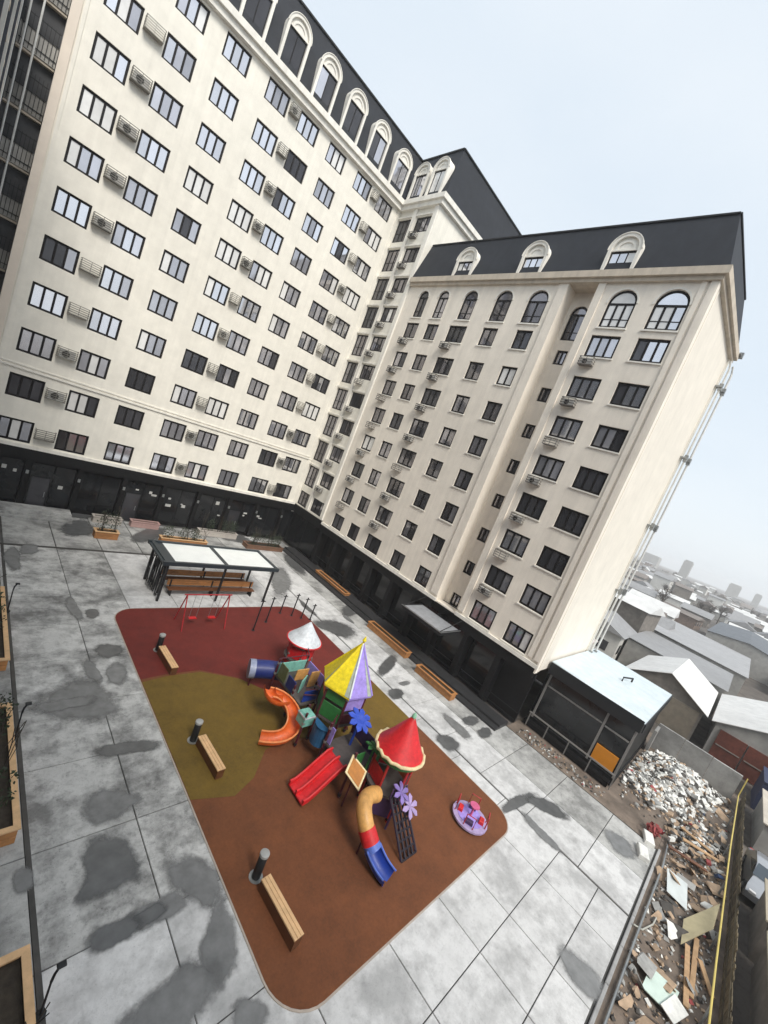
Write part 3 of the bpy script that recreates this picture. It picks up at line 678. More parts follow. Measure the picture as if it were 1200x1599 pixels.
# ------------------------------------------------------------------ gazebo with glass roof
gz = thing('gazebo', (-15.4, -12.4, 0), 'dark framed gazebo with two white roof panels and benches under it', 'gazebo')
gx0, gx1, gy0, gy1 = -19.3, -11.6, -13.9, -10.7
for k, x in enumerate((gx0+.15, (gx0+gx1)/2, gx1-.15)):
    for y in (gy0+.15, gy1-.15): B(x-.06, x+.06, y-.06, y+.06, 0, 2.5).build('post', M_DARKM, gz)
fr = MB()
for y in (gy0, gy1): fr.box(gx0-.25, gx1+.1, y-.1, y+.1, 2.5, 2.74)
for x in (gx0, gx1, (gx0+gx1)/2): fr.box(x-.1, x+.1, gy0+.101, gy1-.101, 2.5, 2.72)
fr.box(gx0-.25, gx0+.55, gy0+.11, gy1-.11, 2.56, 2.66)
fr.build('roof_frame', mat('frame_blue_black', (.020, .030, .038), .4, .1, 3), gz)
M_PAN = mat('roof_panel_white', (.84, .87, .86), .3, .05, 1.5, coat=.4)
mid = (gx0+gx1)/2
B(gx0+.56, mid-.11, gy0+.11, gy1-.11, 2.6, 2.65).build('roof_panel', M_PAN, gz); B(mid+.11, gx1-.11, gy0+.11, gy1-.11, 2.6, 2.65).build('roof_panel', M_PAN, gz)
for k in range(7): B(gx0+.3, gx0+.36, gy0+.5+k*.36, gy0+.62+k*.36, .15, 2.45).build('slat', M_DARKM, gz)
lat = MB()
for k in range(5): lat.bar((gx0+.15, gy0+.2+k*.6, .1), (gx0+.15, gy0+.7+k*.55, 2.4), .05); lat.bar((gx0+.17, gy0+.7+k*.55, .1), (gx0+.17, gy0+.2+k*.6, 2.4), .05)
lat.build('lattice', M_DARKM, gz)
for y, lb in ((gy1-.75, 'dark wooden bench at the back under the gazebo'), (gy0+1.0, 'dark wooden bench at the front under the gazebo')):
    gb = thing('bench', (mid, y, 0), lb, 'bench')
    for k in range(3): B(gx0+.9, gx1-.7, y-.24+k*.165, y-.24+k*.165+.15, .42, .47).build('seat_board', M_WOODD, gb)
    for k in range(3): B(gx0+.9, gx1-.7, y+.27, y+.31, .55+k*.14, .67+k*.14).build('back_board', M_WOOD, gb)
    for x in (gx0+1.1, mid, gx1-.9): MB().box(x-.04, x+.04, y-.2, y+.2, 0, .42).box(x-.04, x+.04, y+.2, y+.26, 0, .95).build('leg', M_DARKM, gb)

# ------------------------------------------------------------------ play structure
M_PY, M_PU, M_PR, M_PB = pm('yellow', (.85, .68, .02)), pm('violet', (.36, .27, .72)), pm('red', (.62, .015, .02)), pm('blue', (.012, .05, .34))
M_PO, M_PG, M_PT, M_PN = pm('orange', (.72, .13, .02)), pm('green', (.03, .17, .04)), pm('tan', (.68, .36, .11)), pm('navy', (.012, .025, .16))
M_PC, M_PW, M_PTE, M_PST = pm('cream', (.74, .62, .36)), pm('white', (.66, .70, .74)), pm('teal', (.22, .52, .44)), pm('steel_blue', (.02, .10, .22))
M_POST = pm('post_maroon', (.085, .012, .022)); M_DECK = pm('deck_grey', (.10, .085, .08), .6); M_PDK = pm('dark_violet', (.06, .03, .10))
ps = thing('play_structure', (-15.4, -27.5, .03), 'large multicoloured play structure with towers and slides on the rubber surface', 'play structure')
def ring(cx, cy, r, n, a0=0): return [(cx+r*cos(a0+2*pi*k/n), cy+r*sin(a0+2*pi*k/n)) for k in range(n)]
def posts(P, z, r=.06, m=M_POST):
    for x, y in P:
        po = MB().tube([(x, y, .03), (x, y, z)], r, 8).build('post', m, ps, smooth=True)
        for zc in (.12, 1.18, z-.25): MB().cyl(x, y, zc, zc+.09, r+.022, 10).build('clamp', M_GREYM if zc > 1 else M_DARKM, po)
        MB().lathe([(r+.01, z-.01), (r+.012, z+.03), (0.001, z+.06)], 8, x, y).build('post_cap', m, po)
# hexagonal tower with the yellow and violet pyramid
HX, HY, HR = -15.05, -26.65, 1.3; hx = ring(HX, HY, HR, 6, radians(-6))
posts(ring(HX, HY, HR*.82, 6, radians(-6)), 3.0)
MB().prism(ring(HX, HY, HR*.85, 6, radians(-6)), 1.35, 1.45).build('deck', M_DECK, ps)
cols6 = [M_PU, M_PY, M_PY, M_PY, M_PU, M_PU]
for k in range(6):
    a, b = hx[k], hx[(k+1) % 6]
    mid_ = ((a[0]+b[0])/2, (a[1]+b[1])/2)
    fm = cols6[k] if k not in (3, 4) else (M_PY if k == 3 else M_PU)
    MB().add([(a[0], a[1], 3.0), (b[0], b[1], 3.0), (HX, HY, 5.0), (a[0], a[1], 2.92), (b[0], b[1], 2.92)], [(0, 1, 2), (3, 4, 1, 0), (4, 3, 2)]).build('roof_facet', fm, ps)
    d = Vector((HX-a[0], HY-a[1], 2.0)); MB().tube([(a[0], a[1], 3.02), (HX, HY, 5.03)], .05, 6).build('roof_rib', M_PW if k in (4,) else cols6[k-1], ps)
MB().lathe([(.0, 4.98), (.05, 5.0), (.05, 5.1), (.10, 5.16), (.06, 5.26), (0.005, 5.4)], 10, HX, HY).build('finial', M_PY, ps, smooth=True)
def panel(p0, p1, z0, z1, m, name='panel', th=.05, holes=0):
    a, b = Vector((*p0, 0)), Vector((*p1, 0)); d = (b-a); an = math.atan2(d.y, d.x); Mx = T(a.x, a.y, 0, an)
    o = MB().bbox(.03, d.length-.03, -th/2, th/2, z0, z1, .015).build(name, m, ps, Mx)
    return o
hi = ring(HX, HY, HR*.82, 6, radians(-6))
for k, m_ in ((2, M_PG), (3, M_PG), (5, M_PU), (0, M_PU)): panel(hi[k], hi[(k+1) % 6], 1.5, 2.2, m_)
panel(hi[4], hi[5], 2.2, 2.95, M_PU); panel(hi[3], hi[4], 2.35, 2.95, M_PG); panel(hi[2], hi[3], 2.3, 2.95, M_PO)
# round tower with red cone
CX, CY, CR = -15.15, -30.5, 1.02
posts(ring(CX, CY, .82, 6, .3), 2.75, .055, pm('post_red', (.42, .02, .02)))
MB().cyl(CX, CY, 1.15, 1.25, .92, 20).build('deck', M_DECK, ps)
MB().lathe([(.95, 2.7), (.98, 2.72), (.62, 3.25), (.42, 3.6), (.10, 4.12), (.0, 4.15)], 24, CX, CY).build('cone_roof', M_PR, ps, smooth=True)
MB().tube([(CX+CR*cos(t*pi/16), CY+CR*sin(t*pi/16), 2.70+.05*sin(t*3)) for t in range(33)], .065, 8).build('roof_rim', M_PC, ps, smooth=True)
MB().lathe([(.0, 4.12), (.09, 4.16), (.09, 4.26), (.02, 4.36), (0.004, 4.4)], 10, CX, CY).build('finial', pm('mint', (.30, .60, .40)), ps, smooth=True)
for k in range(3): MB().lathe([(.0, 4.1), (.02, 4.12), (.02, 4.14), (0.002, 4.15)], 6, CX+.1*cos(k*2.1), CY+.1*sin(k*2.1)).build('finial_leaf', pm('mint', (.3, .6, .4)), ps)
rg = ring(CX, CY, .82, 6, .3)
for k, m_ in ((0, M_PR), (1, M_PG), (2, M_PR), (5, M_PO)): panel(rg[k], rg[(k+1) % 6], 1.3, 1.95, m_)
MB().lathe([(.90, 2.45), (.93, 2.45), (.93, 2.66), (.90, 2.66)], 20, CX, CY).build('roof_band', M_PG, ps)
# low deck between the towers, wide red slide
dq = [(-16.55, -29.6), (-15.0, -29.6), (-15.0, -27.9), (-16.55, -27.9)]
posts(dq, 2.1, .055); MB().prism(dq, 1.1, 1.2).build('deck', M_DECK, ps); panel((-15.0, -29.6), (-15.0, -27.9), 1.25, 1.95, M_PDK); 
sl_ = MB(); w2 = .48; yc = -28.9
path = [(-16.55, 1.2), (-16.8, 1.17), (-17.2, .88), (-17.7, .48), (-18.05, .26), (-18.3, .22)]
for i in range(len(path)-1):
    (xa, za), (xb, zb) = path[i], path[i+1]
    for y0, y1, h0 in ((yc-w2, yc-.02, 0), (yc+.02, yc+w2, 0)):
        sl_.add([(xa, y0, za), (xb, y0, zb), (xb, y1, zb), (xa, y1, za), (xa, y0, za-.05), (xb, y0, zb-.05), (xb, y1, zb-.05), (xa, y1, za-.05)], [(3,2,1,0),(4,5,6,7),(0,1,5,4),(2,3,7,6)])
sl_.build('slide_bed', M_PR, ps)
for y in (yc-w2, yc, yc+w2):
    MB().tube([(x, y, z+.14) for x, z in path], .05, 8).build('slide_rail', M_PR, ps, smooth=True); 
    e = MB()
    for i in range(len(path)-1):
        (xa, za), (xb, zb) = path[i], path[i+1]; e.add([(xa, y-.03, za-.06), (xb, y-.03, zb-.06), (xb, y+.03, zb-.06), (xa, y+.03, za-.06), (xa, y-.03, za+.14), (xb, y-.03, zb+.14), (xb, y+.03, zb+.14), (xa, y+.03, za+.14)], [(0,1,5,4),(2,3,7,6),(4,5,6,7)])
    e.build('slide_wall', M_PR, ps)
# enclosed tube slide: tan elbow, red ring, blue trough
def bez(P, n):
    P = [Vector(p) for p in P]; R = []
    for i in range(n+1):
        t = i/n; Q = P[:]
        while len(Q) > 1: Q = [Q[j]*(1-t)+Q[j+1]*t for j in range(len(Q)-1)]
        R.append(Q[0])
    return R
MB().tube(bez([(-16.2, -30.9, 1.3), (-17.1, -30.8, 1.6), (-17.42, -31.3, 1.5), (-17.32, -31.7, 1.05)], 10), .29, 16).build('tube_elbow', M_PT, ps, smooth=True)
MB().tube([(-17.33, -31.67, 1.09), (-17.27, -32.02, .78)], .31, 16).build('tube_ring', M_PR, ps, smooth=True)
MB().tube([(-17.27, -31.99, .80), (-17.22, -32.2, .66)], .30, 16).build('tube_collar', pm('pale_blue', (.10, .17, .55)), ps, smooth=True)
MB().tube(bez([(-17.23, -32.15, .69), (-17.17, -32.45, .47), (-17.1, -32.7, .36), (-17.05, -33.0, .34)], 8), .33, 12, a0=pi*.95, a1=pi*2.05).build('slide_trough', M_PB, ps, smooth=True)
for s_ in (.93, 2.07):
    P = bez([(-17.23, -32.15, .69), (-17.17, -32.45, .47), (-17.1, -32.7, .36), (-17.05, -33.0, .34)], 8)
    MB().tube([p+Vector((math.copysign(.33, s_-1.5), 0, .06)) for p in P], .035, 6).build('trough_rail', pm('pale_blue', (.1, .17, .55)), ps, smooth=True)
MB().tube([(-17.32, -31.7, .03), (-17.32, -31.7, .8)], .04, 6).build('support', M_POST, ps)
# diamond play panel and climbing net, flowers
dc = [G(551.5, 1178, 2.0), G(573, 1205, 1.62), G(560, 1236, 1.2), G(539, 1206, 1.62)]; dcc = sum(dc, Vector())/4
dn = (dc[1]-dc[0]).cross(dc[3]-dc[0]).normalized(); dn = dn if dn.dot(CAM-dcc) > 0 else -dn
for nm, k_, o0, o1, m_ in (('diamond_border', 1.0, -.03, .02, M_PC), ('diamond_panel', .80, .021, .045, pm('amber', (.45, .17, .02)))):
    P = [dcc+(p-dcc)*k_ for p in dc]; mb = MB(); mb.add([p+dn*o1 for p in P]+[p+dn*o0 for p in P], [(0, 1, 2, 3), (7, 6, 5, 4)]+[(a, (a+1) % 4, 4+(a+1) % 4, 4+a) for a in range(4)]); mb.build(nm, m_, ps)
MB().tube([(dcc.x, dcc.y, .03), dcc-dn*.03], .04, 6).build('support', M_POST, ps)
net = MB(); A0, A1, B0, B1 = Vector((-15.95, -31.35, 1.5)), Vector((-15.25, -31.45, 1.5)), Vector((-15.95, -32.75, .05)), Vector((-15.1, -32.75, .05))
for k in range(5): net.bar(A0.lerp(A1, k/4), B0.lerp(B1, k/4), .07)
for k in range(8): net.bar(A0.lerp(B0, k/7), A1.lerp(B1, k/7), .06)
net.build('climbing_net', pm('rope_black', (.02, .014, .022), .7), ps)
for p, q in ((A0, B0), (A1, B1)): MB().tube([p+Vector((0, 0, .35)), p, q], .04, 6).build('net_rail', M_PDK, ps)
def flower(c, r, n, m, tilt, name):
    Mf = Matrix.Translation(c) @ tilt
    for k in range(n):
        b = MB(); b.X = Matrix.Rotation(2*pi*k/n, 4, 'Z')
        P = [(0, 0), (r*.35, .16*r), (r*.75, .22*r), (r, 0), (r*.75, -.22*r), (r*.35, -.16*r)]
        n_ = len(P); b.add([(x, y, .12*r*sin(x/r*3)+.02) for x, y in P]+[(x, y, .12*r*sin(x/r*3)-.02) for x, y in P], [tuple(range(n_)), tuple(range(n_, 2*n_))[::-1]]+[(i, (i+1) % n_, n_+(i+1) % n_, n_+i) for i in range(n_)])
        b.build(name, m, ps, Mf)
flower(Vector((-15.55, -28.45, 2.45)), .62, 8, pm('leaf_blue', (.03, .08, .50)), Matrix.Rotation(.35, 4, 'X'), 'leaf')
MB().tube([(-15.5, -28.4, .03), (-15.55, -28.45, 2.45)], .06, 8).build('stem', M_PB, ps)
flower(Vector((-15.6, -31.5, 1.7)), .42, 6, pm('violet_deep', (.22, .15, .42)), Matrix.Rotation(.5, 4, 'X'), 'petal'); flower(Vector((-15.2, -31.85, 1.25)), .45, 6, pm('lilac', (.38, .28, .52)), Matrix.Rotation(.6, 4, 'X'), 'petal')
for p in ((-15.6, -31.5, 1.7), (-15.2, -31.85, 1.25)): MB().tube([(p[0], p[1], .03), p], .05, 6).build('stem', M_PDK, ps)
flower(Vector((-15.75, -29.75, 2.25)), .42, 6, M_PG, Matrix.Rotation(.2, 4, 'Y'), 'leaf'); MB().tube([(-15.75, -29.75, 1.2), (-15.75, -29.75, 2.25)], .05, 6).build('stem', M_PG, ps)
panel((-15.6, -29.8), (-15.1, -29.5), 1.3, 2.2, M_PR)
# west side: steel-blue curved panel, teal cube, orange spiral slide
cp = bez([(-16.45, -26.9, 0), (-16.95, -27.2, 0), (-16.85, -27.75, 0), (-16.35, -27.85, 0)], 8); b = MB()
for i in range(8): a_, c_ = cp[i], cp[i+1]; b.add([(a_.x, a_.y, .75), (c_.x, c_.y, .75), (c_.x, c_.y, 1.6), (a_.x, a_.y, 1.6)], [(0, 1, 2, 3)])
b.prism([(p.x, p.y) for p in cp], 1.5, 1.6); b.build('curved_panel', M_PST, ps, smooth=True)
MB().bbox(-16.95, -16.4, -26.75, -26.2, 1.05, 1.6, .06).build('cube_panel', M_PTE, ps, smooth=False); MB().box(-16.97, -16.38, -26.77, -26.18, 1.45, 1.52).build('cube_band', M_PW, ps)
posts([(-16.9, -26.7), (-16.45, -26.25), (-16.4, -27.8), (-16.4, -24.9), (-15.1, -24.9)], 1.7, .05)
sp_ = bez([(-17.55, -24.75, 1.45), (-16.7, -24.9, 1.35), (-16.35, -26.1, 1.0), (-17.0, -26.75, .62), (-17.6, -26.6, .45), (-18.35, -25.95, .33)], 16)
MB().tube(sp_, .32, 10, a0=pi*.97, a1=pi*2.03).build('spiral_slide', M_PO, ps, smooth=True)
MB().tube(bez([(-17.6, -24.55, 1.65), (-17.9, -25.0, 1.5), (-17.5, -25.35, 1.35), (-16.9, -25.2, 1.3)], 8), .26, 10, a0=pi*.9, a1=pi*2.1).build('spiral_loop', M_PO, ps, smooth=True)
pl_ = MB()
for s_ in (-1, 1):
    R_ = []
    for i, p in enumerate(sp_):
        d = (sp_[min(i+1, 16)]-sp_[max(i-1, 0)]).normalized(); e = Vector((0, 0, 1)).cross(d).normalized(); R_.append(p+e*.32*s_+Vector((0, 0, .03)))
    MB().tube(R_, .04, 6).build('slide_rail', pm('orange_pale', (.80, .27, .09)), ps, smooth=True)
# back deck, navy tunnel and small white-roofed tower
MB().prism([(-16.4, -25.6), (-14.6, -25.6), (-14.6, -23.2), (-16.4, -23.2)], 1.1, 1.2).build('deck', M_DECK, ps)
posts([(-14.6, -25.6), (-16.4, -23.2), (-14.6, -23.2)], 2.0, .05)
for p0, p1, m_ in (((-16.4, -23.3), (-14.7, -23.3), M_PTE), ((-14.6, -25.4), (-14.6, -23.4), M_PU), ((-16.4, -24.9), (-16.4, -24.2), M_PN), ((-15.8, -24.0), (-15.0, -24.0), M_PT)): panel(p0, p1, 1.25, 1.85, m_)
MB().tube([(-15.7, -23.0, 1.05), (-16.5, -22.65, 1.05), (-17.1, -22.4, 1.0)], .46, 16).build('tunnel', M_PN, ps, smooth=True)
MB().tube([(-17.08, -22.4, 1.0), (-17.35, -22.28, .98)], .47, 16).build('tunnel_ring', pm('ice', (.30, .34, .48)), ps, smooth=True)
MB().lathe([(.0, .03), (.05, .03), (.05, .6), (.0, .6)], 8, -17.1, -22.4).build('support', M_POST, ps)
WX, WY = -13.95, -21.75; posts(ring(WX, WY, .75, 6), 2.05, .045, pm('post_red', (.42, .02, .02)))
MB().lathe([(.98, 2.0), (1.0, 2.02), (.5, 2.55), (.05, 3.1), (.0, 3.12)], 20, WX, WY).build('cone_roof', M_PW, ps, smooth=True)
MB().tube([(WX+1.0*cos(t*pi/12), WY+1.0*sin(t*pi/12), 2.0) for t in range(25)], .045, 6).build('roof_rim', M_PR, ps, smooth=True)
MB().cyl(WX, WY, .9, 1.0, .85, 16).build('deck', M_DECK, ps)
rw = ring(WX, WY, .75, 6)
for k in (2, 3, 4, 5): panel(rw[k], rw[(k+1) % 6], 1.05, 1.7, M_PR)
MB().prism([(-14.7, -23.2), (-14.2, -22.6), (-13.7, -22.6), (-14.2, -23.3)], .95, 1.04).build('bridge', M_DECK, ps)

# more rails, low panels and ladders filling the cluster
for p0, p1, z0, z1, m_ in ((hi[2], hi[3], .15, .8, M_POST), (hi[3], hi[4], .2, 1.1, M_PDK), (hi[1], hi[2], 1.5, 2.3, M_PT), (hi[4], hi[5], 1.5, 2.0, M_POST), ((-16.5, -28.2), (-16.5, -27.95), 1.25, 2.0, M_PU),
                           ((-16.5, -29.55), (-15.9, -29.55), 1.25, 1.95, M_PG), ((-15.0, -29.5), (-15.0, -28.0), .1, .9, M_POST), (rg[3], rg[4], .2, 1.0, M_PDK), (rg[4], rg[5], 1.3, 1.8, M_POST), ((-16.3, -25.5), (-14.7, -25.5), 1.25, 1.8, M_PB),
                           ((-16.4, -23.4), (-16.4, -24.1), 1.25, 2.0, pm('moss', (.13, .15, .06))), ((-15.4, -24.6), (-14.8, -24.6), 1.25, 2.1, M_PT), ((-16.1, -24.9), (-15.5, -24.5), 1.25, 1.9, M_PTE), (rw[0], rw[1], 1.05, 1.7, M_PR), (rw[1], rw[2], .1, .8, M_PR)):
    panel(p0, p1, z0, z1, m_)
for (xa, ya), (xb, yb) in (((-16.55, -27.9), (-15.9, -27.5)), ((-15.0, -27.9), (-14.4, -27.5)), ((-15.0, -29.6), (-14.6, -29.9)), ((-14.6, -25.6), (-14.4, -25.7)), ((-16.4, -25.6), (-15.8, -25.8)), ((-14.6, -23.2), (-14.2, -22.5)), ((-16.4, -23.2), (-14.6, -23.2))):
    for zc in (1.75, 2.05): MB().tube([(xa, ya, zc), (xb, yb, zc)], .028, 6).build('rail', M_POST, ps)
for bx_, by_ in ((-14.2, -28.9), (-13.7, -26.4)):
    ld = MB()
    for s_ in (-.3, .3): ld.bar((bx_, by_+s_, .05), (bx_-.7, by_+s_, 1.25), .05)
    ld.build('ladder', M_POST, ps)
    for k in range(5): MB().bar((bx_-.12-k*.13, by_-.3, .25+k*.22), (bx_-.12-k*.13, by_+.3, .25+k*.22), .1, .03).build('ladder_tread', M_PDK, ps)
# pale stripes beside the ribs of the tent roof
for k in (2, 3, 4):
    a, b = Vector((*hx[k], 3.0)), Vector((*hx[(k+1) % 6], 3.0)); ap = Vector((HX, HY, 5.0)); nn = (b-a).cross(ap-a).normalized()*.012
    MB().add([a.lerp(b, .80)+nn, a.lerp(b, .98)+nn, ap.lerp(a.lerp(b, .9), .06)+nn], [(0, 1, 2)]).build('roof_stripe', pm('sage', (.42, .47, .40)), ps)

# ------------------------------------------------------------------ swing, carousel, sport posts
sw = thing('swing_set', (-17.5, -16.6, .03), 'red tubular swing frame at the top edge of the red rubber', 'swing')
M_SR = pm('frame_red', (.40, .02, .025))
for x in (-18.8, -16.25):
    for dy in (-.65, .65): MB().tube([(x, -16.6+dy, .03), (x, -16.6, 2.0)], .035, 8).build('leg', M_SR, sw, smooth=True)
MB().tube([(-18.95, -16.6, 2.0), (-16.1, -16.6, 2.0)], .04, 8).build('top_bar', M_SR, sw, smooth=True)
for x in (-18.1, -16.95):
    s2 = B(x-.22, x+.22, -16.72, -16.48, .48, .52).build('seat', M_PR, sw)
    for dx in (-.2, .2): MB().tube([(x+dx, -16.6, .5), (x+dx, -16.6, 2.0)], .012, 5).build('chain', M_GREYM, s2)
cr_ = thing('carousel', (-11.5, -33.0, .03), 'small purple carousel with seats at the right corner of the rubber', 'carousel')
Mc = T(-11.55, -32.95)
MB().lathe([(.0, .10), (.70, .10), (.80, .14), (.80, .22), (.70, .24), (.0, .24)], 20).build('platform', pm('lilac_rim', (.42, .33, .55)), cr_, Mc, True)
MB().lathe([(.0, .242), (.58, .242), (.58, .262), (.0, .262)], 20).build('floor', M_PU, cr_, Mc)
MB().lathe([(.0, .03), (.2, .03), (.2, .1), (.0, .1)], 12).build('hub', M_DARKM, cr_, Mc); MB().lathe([(.05, .26), (.05, .75), (.22, .77), (.22, .80), (.0, .80)], 14).build('wheel', M_PO if 0 else pm('pink', (.55, .10, .22)), cr_, Mc, True)
for k in range(4):
    a = k*pi/2+.4; MB().bbox(-.16, .16, -.10, .10, .27, .42, .02).build('seat', M_PDK if k % 2 else M_PR, cr_, Mc @ Matrix.Rotation(a, 4, 'Z') @ Matrix.Translation((0, .48, 0)))
    MB().tube([(-.2, .68, .26), (-.2, .68, .75), (.2, .68, .75), (.2, .68, .26)], .025, 6).build('handrail', M_SR, cr_, Mc @ Matrix.Rotation(a, 4, 'Z'), True)
sx_ = [((395, 985), 2.2, 'tallest thin black post, on the red rubber left of the others'), ((415, 972), 1.9, 'thin black post second from left at the top of the red rubber'), ((437, 958), 1.5, 'short black post behind the top edge of the rubber'), ((455, 962), 1.8, 'thin black post third from right by the rounded top corner'), ((470, 966), 1.7, 'thin black post second from right by the rounded top corner'), ((484, 968), 1.3, 'shortest black post, rightmost by the rounded top corner')]
for (u, v), h, lb in sx_:
    p = G(u, v); t = thing('exercise_post', (p.x, p.y, 0), lb, 'post', 'thin black posts at the top corner of the play surface')
    MB().tube([(p.x, p.y, 0), (p.x, p.y, h)], .045, 8).build('shaft', M_DARKM, t, smooth=True)
    MB().lathe([(.0, .0), (.12, .0), (.12, .045), (.0, .045)], 10, p.x, p.y).build('foot_plate', M_DARKM, t); MB().tube([(p.x-.16, p.y, h-.12), (p.x+.16, p.y, h-.12)], .03, 6).build('grip', M_DARKM, t)

# ------------------------------------------------------------------ planters
def planter(x0, x1, y0, y1, h, label, wood=M_WOOD, plants=0, seed=1, grp='wooden planters', ph=1.0):
    t = thing('planter', ((x0+x1)/2, (y0+y1)/2, 0), label, 'planter', grp); th = .07
    for a in range(2):
        z0, z1 = .02+a*h/2, h/2-.006+a*h/2
        for b_ in ((x0, x1, y0, y0+th), (x0, x1, y1-th, y1), (x0, x0+th, y0+th, y1-th), (x1-th, x1, y0+th, y1-th)): MB().bbox(*b_, z0, z1, .008).build('board', wood, t)
    cap = MB()
    for b_ in ((x0-.05, x1+.05, y0-.05, y0+.11), (x0-.05, x1+.05, y1-.11, y1+.05), (x0-.05, x0+.11, y0+.11, y1-.11), (x1-.11, x1+.05, y0+.11, y1-.11)): cap.box(*b_, h, h+.04)
    cap.build('cap', M_WOODP if wood is M_WOOD and plants else wood, t)
    B(x0+th, x1-th, y0+th, y1-th, .05, h-.08).build('soil', M_SOIL, t)
    if plants:
        pt = thing('shrub', ((x0+x1)/2, (y0+y1)/2, h-.08), 'shrubs in '+label, 'shrub', 'shrubs in the planters'); q = random.Random(seed)
        st = MB()
        for k in range(plants):
            px, py = q.uniform(x0+.25, x1-.25), q.uniform(y0+.3, y1-.3); hh = q.uniform(.5, .95)*ph
            for j in range(5): st.tube([(px, py, h-.1), (px+q.uniform(-.2, .2), py+q.uniform(-.2, .2), h+hh*.6), (px+q.uniform(-.35, .35), py+q.uniform(-.35, .35), h+hh)], .012, 4)
        tag(st.build('stems', M_SOIL, pt), kind='stuff')
        lf = MB()
        for k in range(plants*2): lf.v, lf.f, lf.mi = (lambda m: (lf.v+m.v, lf.f+[tuple(i+len(lf.v) for i in f) for f in m.f], lf.mi+m.mi))(leaves((q.uniform(x0+.3, x1-.3), q.uniform(y0+.3, y1-.3), h+.3*ph), .4, .4, .35*ph, 70, .06, seed*50+k))
        tag(lf.build('foliage', M_LEAF, pt), kind='stuff')
planter(-29.2, -26.25, -19.3, -13.3, .5, 'long wooden planter at the upper left edge', plants=12, seed=3, ph=1.8)
planter(-29.2, -26.3, -26.95, -21.9, .5, 'long wooden planter at the middle of the left edge', plants=12, seed=4, ph=1.6)
planter(-29.2, -26.3, -35.5, -30.0, .5, 'long wooden planter at the bottom left corner', plants=12, seed=5, ph=1.5)
planter(-4.35, -3.75, -22.3, -17.9, .45, 'narrow orange wooden planter along the cream block next to the entrance canopy', plants=0)
planter(-4.75, -4.15, -26.95, -23.7, .45, 'narrow orange wooden planter nearest the pavilion', plants=0)
planter(-3.25, -2.65, -13.3, -8.5, .45, 'narrow orange wooden planter nearest the inner corner', plants=0)
planter(-21.0, -19.5, -4.6, -3.9, .55, 'short orange wooden planter left of the gazebo in front of the dark shops', plants=3, seed=8, ph=2.6)
planter(-16.4, -12.6, -4.4, -3.8, .5, 'long orange wooden planter behind the gazebo', M_WOOD, plants=4, seed=9, ph=1.7)
planter(-20.6, -18.6, -1.3, -.7, .5, 'pale planter against the shop windows left of the others', mat('planter_pale', (.46, .42, .38), .7, .1, 3), plants=0)
planter(-17.9, -15.7, -1.3, -.7, .5, 'pinkish planter against the shop windows', mat('planter_pink', (.42, .27, .25), .7, .1, 3), plants=0)
planter(-12.2, -8.4, -1.4, -.8, .5, 'long pale planter against the shop windows behind the gazebo', MATS['planter_pale'], plants=5, seed=12, ph=2.0)
planter(-8.3, -4.2, -3.6, -2.6, .4, 'brown planter bed in the inner corner', mat('planter_brown', (.17, .09, .055), .8, .2, 3), plants=7, seed=13, ph=2.0)
# low steps before the shops
stp = thing('steps', (-24.3, -1.6, 0), 'low concrete steps at the left end of the dark shops', 'steps')
for k in range(3): B(-27.5, -22.0, -2.2+k*.42, -.15, .0+k*.13, .13+k*.13-.002).build('step', M_CONC2, stp)

# garden lamps on the left
for (x, y, h), lb in (((-26.2, -23.4, 1.6), 'thin black garden lamp by the middle left planter'), ((-26.05, -14.75, 1.45), 'thin black garden lamp at the upper left planter'), ((-26.06, -31.1, 1.25), 'thin black garden lamp in the bottom left corner')):
    t = thing('garden_lamp', (x, y, 0), lb, 'lamp', 'thin black garden lamps on the left')
    MB().lathe([(.0, .0), (.11, .0), (.11, .05), (.03, .07), (.022, h-.3), (.0, h-.3)], 8, x, y).build('post', M_DARKM, t, smooth=True)
    MB().tube([(x, y, h-.32), (x+.02, y, h-.12), (x+.1, y+.03, h)], .03, 6).build('arm', M_DARKM, t, smooth=True); MB().bbox(x+.03, x+.19, y-.03, y+.08, h-.01, h+.04, .01).build('lamp_head', M_DARKM, t)


# ------------------------------------------------------------------ building site strip on the right
structure(B(-24, 14, -42.2, -38.97, -.115, -.06).build('earth_strip', M_EARTH)); structure(B(-2.05, 14, -38.96, -30.0, -.115, -.058).build('earth_lot', M_EARTH))
kb = thing('kerb_wall', (-8, -39, 0), 'low concrete edge with a dark gap along the right side of the courtyard', 'kerb')
for k in range(11): MB().bbox(-24+k*2.0, -22.03+k*2.0, -39.09, -38.97, -.1, .03, .02).build('kerb_stone', mat('kerb_grey', (.36, .36, .36), .8, .15, 3, perobj=.15), kb)
pf = thing('pipe_rail', (-8, -39.4, 0), 'thin pale metal pipe lying along the courtyard edge', 'pipe')
MB().tube([(-20, -39.32, .05), (-9, -39.3, .05), (-3.2, -39.34, .06), (-.5, -39.2, .06)], .045, 6).build('pipe_length', M_GREYM, pf, smooth=True)
MB().tube([(-6, -39.75, .0), (-7.5, -39.65, .0), (-8.3, -39.4, .0), (-8.6, -39.1, .1)], .03, 6).build('hose_length', mat('hose_grey', (.42, .42, .38), .6, .1, 3), pf, smooth=True)
q = random.Random(21)
